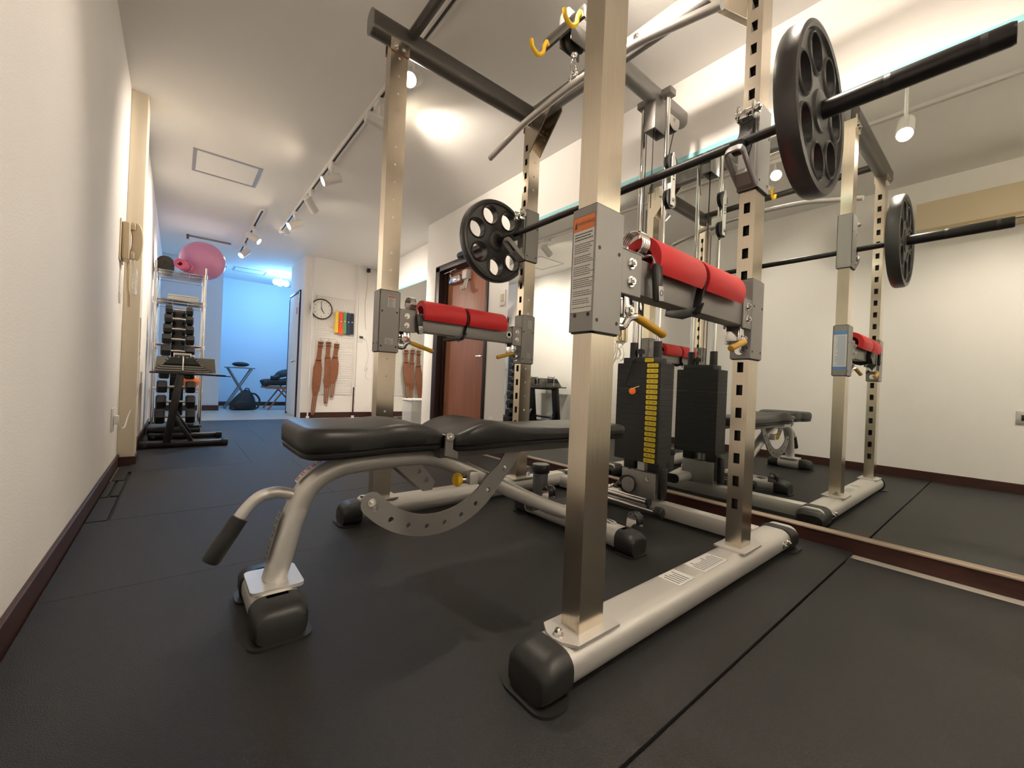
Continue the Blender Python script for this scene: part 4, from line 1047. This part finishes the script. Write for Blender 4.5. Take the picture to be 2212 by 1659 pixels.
for i in range(420):
    t_ = i/420; a = 2*PI*t_+.2; ca = 2*PI*40*t_
    rad = V((0, math.cos(a), math.sin(a)))
    pts.append(V((XL+.058, 3.335, 1.115))+rad*(.072+.007*math.cos(ca))*1+V((.007*math.sin(ca), 0, 0)))
obj('coiled_cord', MB().tube(pts, .0024, 5, closedpath=True), 'white', ic)
obj('cord_lead', MB().tube(curve([(XL+.05, 3.235, 1.222), (XL+.055, 3.24, 1.20), (XL+.058, 3.28, 1.175), (XL+.058, 3.31, 1.18)], 5), .003, 6), 'white', ic)
obj('cord_end', MB().tube(curve([(XL+.03, 3.30, 1.215), (XL+.03, 3.31, 1.10), (XL+.035, 3.33, 1.02), (XL+.035, 3.36, .965)], 5), .008, 8), 'cream', ic)
obj('wall_wire', MB().tube(curve([(XL+.004, 3.24, 1.20), (XL+.005, 3.20, 1.08), (XL+.005, 3.20, 1.0), (XL+.005, 3.24, .97), (XL+.005, 3.26, 1.02)], 6), .0035, 6), 'white', ic)
t = thing('wall_outlet', (XL, 3.16, .31), 'pale wall outlet low on the left wall before the beige duct', 'outlet')
obj('cover', MB().box((XL, 3.10, .245), (XL+.008, 3.185, .375), .003), 'white', t)
obj('plug', MB().box((XL+.008, 3.12, .285), (XL+.03, 3.16, .335), .006), 'white', t)
obj('outlet_cable', MB().tube(curve([(XL+.02, 3.16, .30), (XL+.03, 3.22, .255), (XL+.04, 3.34, .25), (XL+.045, 3.45, .30), (-.188, 3.50, .45), (-.188, 3.53, .70), (-.188, 3.50, .92)], 7), .0035, 6), 'white', t)
t = thing('light_switch', (XR, 2.73, 1.32), 'white light switch plate on the wall beside the brown door', 'switch')
obj('plate', MB().box((2.090, 2.695, 1.255), (XR, 2.77, 1.385), .003), 'white', t)
obj('rocker', MB().box((2.085, 2.712, 1.29), (2.091, 2.752, 1.35), .002), 'cream', t)
t = thing('wall_outlet', (XR, 2.82, .20), 'white double outlet low on the wall between mirror and door', 'outlet')
obj('cover', MB().box((2.093, 2.79, .19), (XR, 2.86, .31), .003), 'white', t)
obj('sockets', MB().box((2.0915, 2.805, .21), (2.0935, 2.845, .29), .001), 'cream', t)
t = thing('wall_outlet', (XL, .0, .50), 'small silver wall socket seen at the right edge of the mirror', 'outlet')
obj('cover', MB().box((XL, -.085, .47), (XL+.008, -.012, .56), .003), 'silver', t)
obj('socket_hole', MB().box((XL+.007, -.060, .495), (XL+.009, -.036, .535), .001), 'ink', t)
ac_ = thing('air_conditioner', (XL, .08, 1.96), 'cream wall air conditioner seen only in the mirror at top right', 'air conditioner')
mb = MB().prism([(XL, 1.845), (XL+.15, 1.845), (XL+.195, 1.875), (XL+.205, 1.93), (XL+.20, 2.06), (XL+.19, 2.075), (XL, 2.075)], lambda u, v, w: (u, -.36+w, v), .86)
obj('casing', mb, 'cream', ac_)
obj('air_slot', MB().bar((XL+.172, -.30, 1.858), (XL+.172, .44, 1.858), .05, .006, (.8, 0, .6)), 'ink', ac_)
obj('louver', MB().bar((XL+.187, -.30, 1.852), (XL+.187, .44, 1.852), .045, .005, (.6, 0, .8)), 'cream', ac_)

# ================================================================== PARTITION WALL: CLOCK, BELTS, BANDS
PY = 6.4
ck = thing('wall_clock', (1.595, PY, 1.57), 'round white wall clock with dark brown rim on the partition', 'clock')
cc_ = (1.595, PY-.004, 1.570)
obj('dial', MB().lathe(cc_, (0, -1, 0), [(.0001, .012), (.135, .012), (.135, 0), (.0001, 0)], 40), 'dial', ck)
obj('rim', MB().lathe(cc_, (0, -1, 0), [(.130, -.003), (.150, -.003), (.150, .018), (.145, .026), (.136, .024), (.132, .012), (.130, -.003)], 44), 'rim', ck)
mb = MB()
for k in range(1, 13):
    a = PI/2-2*PI*k/12
    mb.text(str(k), lambda u, v, w, a=a: (cc_[0]+.108*math.cos(a)+u, PY-.0175, cc_[2]+.108*math.sin(a)+v), .032)
obj('numerals', mb, 'ink', ck, kind='stuff')
def hand(nm, a, L, wd, yy):
    d = V((math.sin(a), 0, math.cos(a))); obj(nm, MB().bar(V((cc_[0], yy, cc_[2]))-d*.02, V((cc_[0], yy, cc_[2]))+d*L, .002, wd, (1, 0, 0)), 'ink', ck)
hand('hour_hand', math.radians(150), .075, .008, PY-.020); hand('minute_hand', math.radians(-8), .105, .006, PY-.023)
# grid panel
gp = thing('grid_panel', (1.80, PY, 1.1), 'white wire grid panel fixed to the partition behind belts and bands', 'grid panel')
mb = MB()
for k in range(17):
    x = lerp(1.53, 2.06, k/16); mb.cyl((x, PY-.014, .34), (x, PY-.014, 1.76), .0022 if k % 16 else .0045, n=5)
for k in range(41):
    z = lerp(.34, 1.76, k/40); mb.cyl((1.53, PY-.017, z), (2.06, PY-.017, z), .0022 if k % 40 else .0045, n=5)
obj('wire_mesh', mb, 'white', gp)
for x in (1.56, 2.03):
    for z in (.40, 1.70): obj('grid_spacer', MB().cyl((x, PY-.001, z), (x, PY-.014, z), .006, n=8), 'white', gp)
for i, x in enumerate((1.455, 2.085)):
    t = thing('tension_pole', (x, PY-.05, 1.1), ('white floor-to-ceiling tension pole left of the clock', 'white floor-to-ceiling tension pole right of the coloured bands')[i], 'pole')
    obj('pole', MB().cyl((x, PY-.05, .45), (x, PY-.05, 1.9), .015, n=14), 'white', t)
    obj('upper_tube', MB().cyl((x, PY-.05, 1.9), (x, PY-.05, 2.28), .011, n=12), 'white', t)
    obj('lower_tube', MB().cyl((x, PY-.05, .02), (x, PY-.05, .45), .010, n=12), 'base' if i else 'white', t)
    for z0, z1 in ((-.012, .02), (2.28, 2.31)): obj('pole_pad', MB().cyl((x, PY-.05, z0), (x, PY-.05, z1), .022, n=14), 'white', t)
def belt(x, z0, z1, wmax, twist, wh):
    """z0 bottom tip, z1 buckle top"""
    PYb = PY
    t = thing('weight_belt', (x, PY-.05, z1), wh, 'belt', None)
    L = z1-z0; mb = MB()
    cs = [(0, .018), (.03, .027), (.10, .030), (.26, .031), (.36, .05), (.45, wmax), (.62, wmax*1.02), (.72, .040), (.74, .031), (.90, .030), (.96, .032)]
    rs = []
    for f, hw in cs:
        z = z0+L*f; dx = twist*(1-f)
        y = PY-.050-.012*math.sin(f*6)
        rs.append([(x+dx-hw, y-.003, z), (x+dx+hw, y-.003, z), (x+dx+hw, y+.003, z), (x+dx-hw, y+.003, z)])
    o = obj('strap_leather', MB().rings(rs), 'leather', t)
    obj('keeper_loop', MB().box((x+twist*.27-.036, PY-.062, z0+L*.725), (x+twist*.27+.036, PY-.040, z0+L*.75), .003), 'leather', t)
    for k, f in enumerate((.90, .935, .97)):
        pass
    for dz in (.91, .955): obj('buckle_strap', MB().box((x+twist*(1-dz)-.038, PY-.066, z0+L*dz), (x+twist*(1-dz)+.038, PY-.050, z0+L*dz+.020), .003), 'leather', t)
    mb = MB()
    for k in range(13):
        z = z0+L*(.035+.017*k); f = (z-z0)/L
        for s_ in (-1, 1):
            xx = x+twist*(1-f)+s_*.012; y = PY-.054-.012*math.sin(f*6)
            mb.cyl((xx, y-.0012, z), (xx, y+.002, z), .0048, n=8)
    obj('belt_hole', mb, 'hole', t, kind='stuff')
    mb = MB()
    for s_ in (-.02, 0, .02):
        mb.tube([V((x+s_*1.0, PY-.06, z1-.012))+V((.008*math.cos(a), 0, .022*math.sin(a))) for a in [2*PI*i/12 for i in range(12)]], .0025, 6, upv=(0, 1, 0), closedpath=True)
    obj('buckle', mb, 'chrome', t, kind='stuff')
    obj('hanging_hook', MB().tube(curve([(x, PY-.017, z1+.03), (x, PY-.04, z1+.028), (x, PY-.06, z1+.01), (x, PY-.064, z1-.004)], 4), .003, 6), 'chrome', t)
    return t
belt(1.595, .035, 1.125, .058, -.075, 'long brown leather weight belt at the left, reaching nearly to the floor')
belt(1.700, .20, 1.125, .038, -.01, 'brown leather weight belt in the middle, turned edge-on')
belt(1.815, .29, 1.105, .058, -.05, 'brown leather weight belt at the right, shortest of the three')
for i, (x, mt_, nm, L, wd) in enumerate(((1.795, 'bandy', 'yellow', .315, .052), (1.858, 'bandr', 'red', .335, .060), (1.912, 'bandg', 'green', .315, .050), (1.968, 'bandb', 'navy blue', .325, .060), (2.022, 'bandk', 'black', .315, .052))):
    z1 = 1.562; y = PY-.060+.004*i
    t = thing('resistance_band', (x, y, z1), f'{nm} rubber loop band hanging on the wire grid beside the clock', 'band')
    w2 = wd/2
    obj('band_loop', MB().rings([[(x-w2, y-.012, z1-L), (x+w2, y-.012, z1-L), (x+w2, y+.012, z1-L), (x-w2, y+.012, z1-L)], [(x-w2*.9, y-.009, z1-L*.5), (x+w2*.9, y-.009, z1-L*.5), (x+w2*.9, y+.009, z1-L*.5), (x-w2*.9, y+.009, z1-L*.5)], [(x-w2*.8, y-.007, z1), (x+w2*.8, y-.007, z1), (x+w2*.8, y+.007, z1), (x-w2*.8, y+.007, z1)]]), mt_, t)
    obj('band_print', MB().box((x-.010, y-.0125, z1-L*.45), (x+.010, y-.0100, z1-L*.41)), 'sticker', t)
    obj('band_hook', MB().tube(curve([(x, PY-.017, z1+.03), (x, PY-.04, z1+.02), (x, y, z1-.002)], 4), .003, 6), 'white', t)
t = thing('security_camera', (2.235, PY-.06, 2.26), 'tiny black camera with hanging cord under the ceiling right of the bands', 'camera')
obj('camera_mount', MB().cyl((2.235, PY-.05, 2.31), (2.235, PY-.05, 2.285), .018, n=12), 'white', t)
obj('camera_body', MB().box((2.21, PY-.08, 2.225), (2.26, PY-.03, 2.285), .008), 'black', t)
obj('camera_cord', MB().tube(curve([(2.235, PY-.03, 2.23), (2.24, PY-.01, 2.0), (2.22, PY-.008, 1.75), (2.23, PY-.008, 1.50), (2.25, PY-.008, 1.35)], 5), .004, 6), 'cream', t)
t = thing('power_plug', (2.17, PY, 1.21), 'black plug with wavy cord in the partition wall socket', 'plug')
obj('socket_plate', MB().box((2.13, PY-.008, 1.14), (2.205, PY, 1.26), .003), 'white', t)
obj('plug_body', MB().box((2.15, PY-.045, 1.21), (2.20, PY-.008, 1.235), .005), 'black', t)
obj('cord', MB().tube(curve([(2.20, PY-.03, 1.22), (2.26, PY-.02, 1.17), (2.285, PY-.012, 1.05), (2.30, PY-.012, .95), (2.25, PY-.012, .72), (2.30, PY-.012, .76), (2.27, PY-.012, .62), (2.33, PY-.012, .58)], 5), .004, 6), 'white', t)
# clear bin by the recess mirror
bn_ = thing('storage_bin', (2.21, 4.42, 0), 'translucent plastic bin with lid standing in the corner left of the door', 'bin')
mb = MB()
for a, b_ in (((2.06, 4.30, -.012), (2.066, 4.54, .36)), ((2.348, 4.30, -.012), (2.354, 4.54, .36)), ((2.066, 4.30, -.012), (2.348, 4.306, .36)), ((2.066, 4.534, -.012), (2.348, 4.54, .36))): obj('bin_side', MB().box(a, b_, .001, 1), 'clear', bn_)
obj('bin_base', MB().box((2.066, 4.306, -.012), (2.348, 4.534, -.004)), 'clear', bn_)
obj('bin_lid', MB().box((2.052, 4.292, .361), (2.358, 4.548, .380), .004), 'white', bn_)

# ================================================================== FAR ROOM
ft = thing('folding_table', (.82, 8.42, -.012), 'small folding tray table with crossed grey legs in the far room', 'table')
obj('table_top', MB().box((.62, 8.25, .672), (1.04, 8.58, .690), .004), 'grey', ft)
for y in (8.28, 8.55):
    for s_ in (-1, 1):
        obj('leg', MB().cyl((.83-s_*.17, y+s_*.012, .674), (.83+s_*.20, y+s_*.012, -.002), .011, n=10), 'grey', ft)
for x in (.635, 1.025): obj('foot_rail', MB().cyl((x, 8.26, -.001), (x, 8.57, -.001), .011, n=10), 'grey', ft)
obj('pivot', MB().cyl((.845, 8.255, .352), (.845, 8.575, .352), .006, n=10), 'chrome', ft)
t = thing('cushion', (.84, 8.40, .69), 'small dark grey cushion on the folding table', 'cushion')
obj('cover', MB().sph((.84, 8.40, .742), (.125, .10, .040), 24, 12), 'fabric', t)
obj('piping', MB().tube([V((.84, 8.40, .742))+V((.127*math.cos(a), .102*math.sin(a), 0)) for a in [2*PI*i/28 for i in range(28)]], .005, 6, closedpath=True), 'black', t)
obj('towel_under', MB().box((.75, 8.31, .690), (.95, 8.50, .703), .005), 'cloth', t)
bp_ = thing('backpack', (.86, 8.05, -.012), 'black backpack slumped on the pale floor under the folding table', 'backpack')
mb = MB()
rs = []
for h_, wx, wy, dx in ((0, .15, .10, 0), (.02, .19, .13, 0), (.12, .18, .125, 0), (.20, .14, .10, .02), (.27, .09, .07, .035), (.31, .05, .045, .04), (.325, .01, .01, .04)):
    rs.append([(.86+dx+wx*math.cos(a), 8.05+wy*math.sin(a), -.012+h_+.012*math.sin(3*a)*(0 if h_ == 0 else 1)) for a in [2*PI*i/24 for i in range(24)]])
obj('bag_body', MB().rings(rs), 'fabric', bp_, ang=60)
obj('front_pocket', MB().sph((.82, 7.93, .075), (.11, .03, .07), 18, 10), 'fabric', bp_)
obj('shoulder_strap', MB().sweep(curve([(.94, 8.0, .26), (1.02, 7.98, .25), (1.08, 7.97, .16), (1.06, 7.96, .04), (1.0, 7.97, .005)], 6), rrect(.03, .008, .003, 2), (0, 1, 0)), 'black', bp_)
obj('top_handle', MB().tube(curve([(.87, 8.03, .30), (.89, 8.02, .345), (.93, 8.02, .335), (.94, 8.02, .28)], 5), .008, 8), 'black', bp_)
ch = thing('lounge_chair', (1.52, 8.25, -.012), 'wooden folding lounge chair with black seat half hidden by the partition', 'chair')
for y in (7.95, 8.45):
    obj('seat_rail', MB().bar((1.16, y, .365), (1.85, y, .355), .025, .035, (0, 0, 1), .003), 'wood', ch)
    obj('leg', MB().bar((1.56, y+.02, .52), (1.21, y+.02, -.010), .022, .04, (0, 1, 0), .003), 'wood', ch)
    obj('leg', MB().bar((1.40, y-.02, .36), (1.72, y-.02, -.010), .022, .04, (0, 1, 0), .003), 'wood', ch)
    obj('back_rail', MB().bar((1.62, y, .36), (1.98, y, .98), .025, .035, (0, 1, 0), .003), 'wood', ch)
for x, z in ((1.17, .365), (1.80, .356), (1.95, .94)): obj('cross_rail', MB().cyl((x, 7.95, z), (x, 8.45, z), .014, n=10), 'wood', ch)
seatp = curve([(1.15, 8.2, .43), (1.22, 8.2, .455), (1.40, 8.2, .46), (1.58, 8.2, .50), (1.72, 8.2, .66), (1.92, 8.2, .96)], 5)
obj('seat_cushion', MB().sweep(seatp, rrect(.46, .11, .045, 4), (0, 0, 1)), 'fabric', ch)
t = thing('jacket', (1.50, 8.2, .55), 'dark jacket heaped on the seat of the wooden lounge chair', 'jacket')
rs = []
for k in range(9):
    f = k/8; wx = .20*math.cos((f-.0)*PI/2)+.01; 
    rs.append([(1.50+.06*f+wx*math.cos(a)*(1+.12*math.sin(3*a+k)), 8.20+.20*math.cos(f*PI/2)*math.sin(a)+.01*math.sin(a), .535+.16*math.sin(f*PI/2)+.02*math.sin(4*a+k)*(1-f)+.10*(math.cos(a)*.5+.5)*(1-f)) for a in [2*PI*i/22 for i in range(22)]])
obj('jacket_body', MB().rings(rs), 'fabric', t, ang=60)
obj('sleeve', MB().tube(curve([(1.36, 8.02, .56), (1.30, 8.0, .535), (1.24, 8.02, .535)], 4), .035, 12), 'fabric', t)
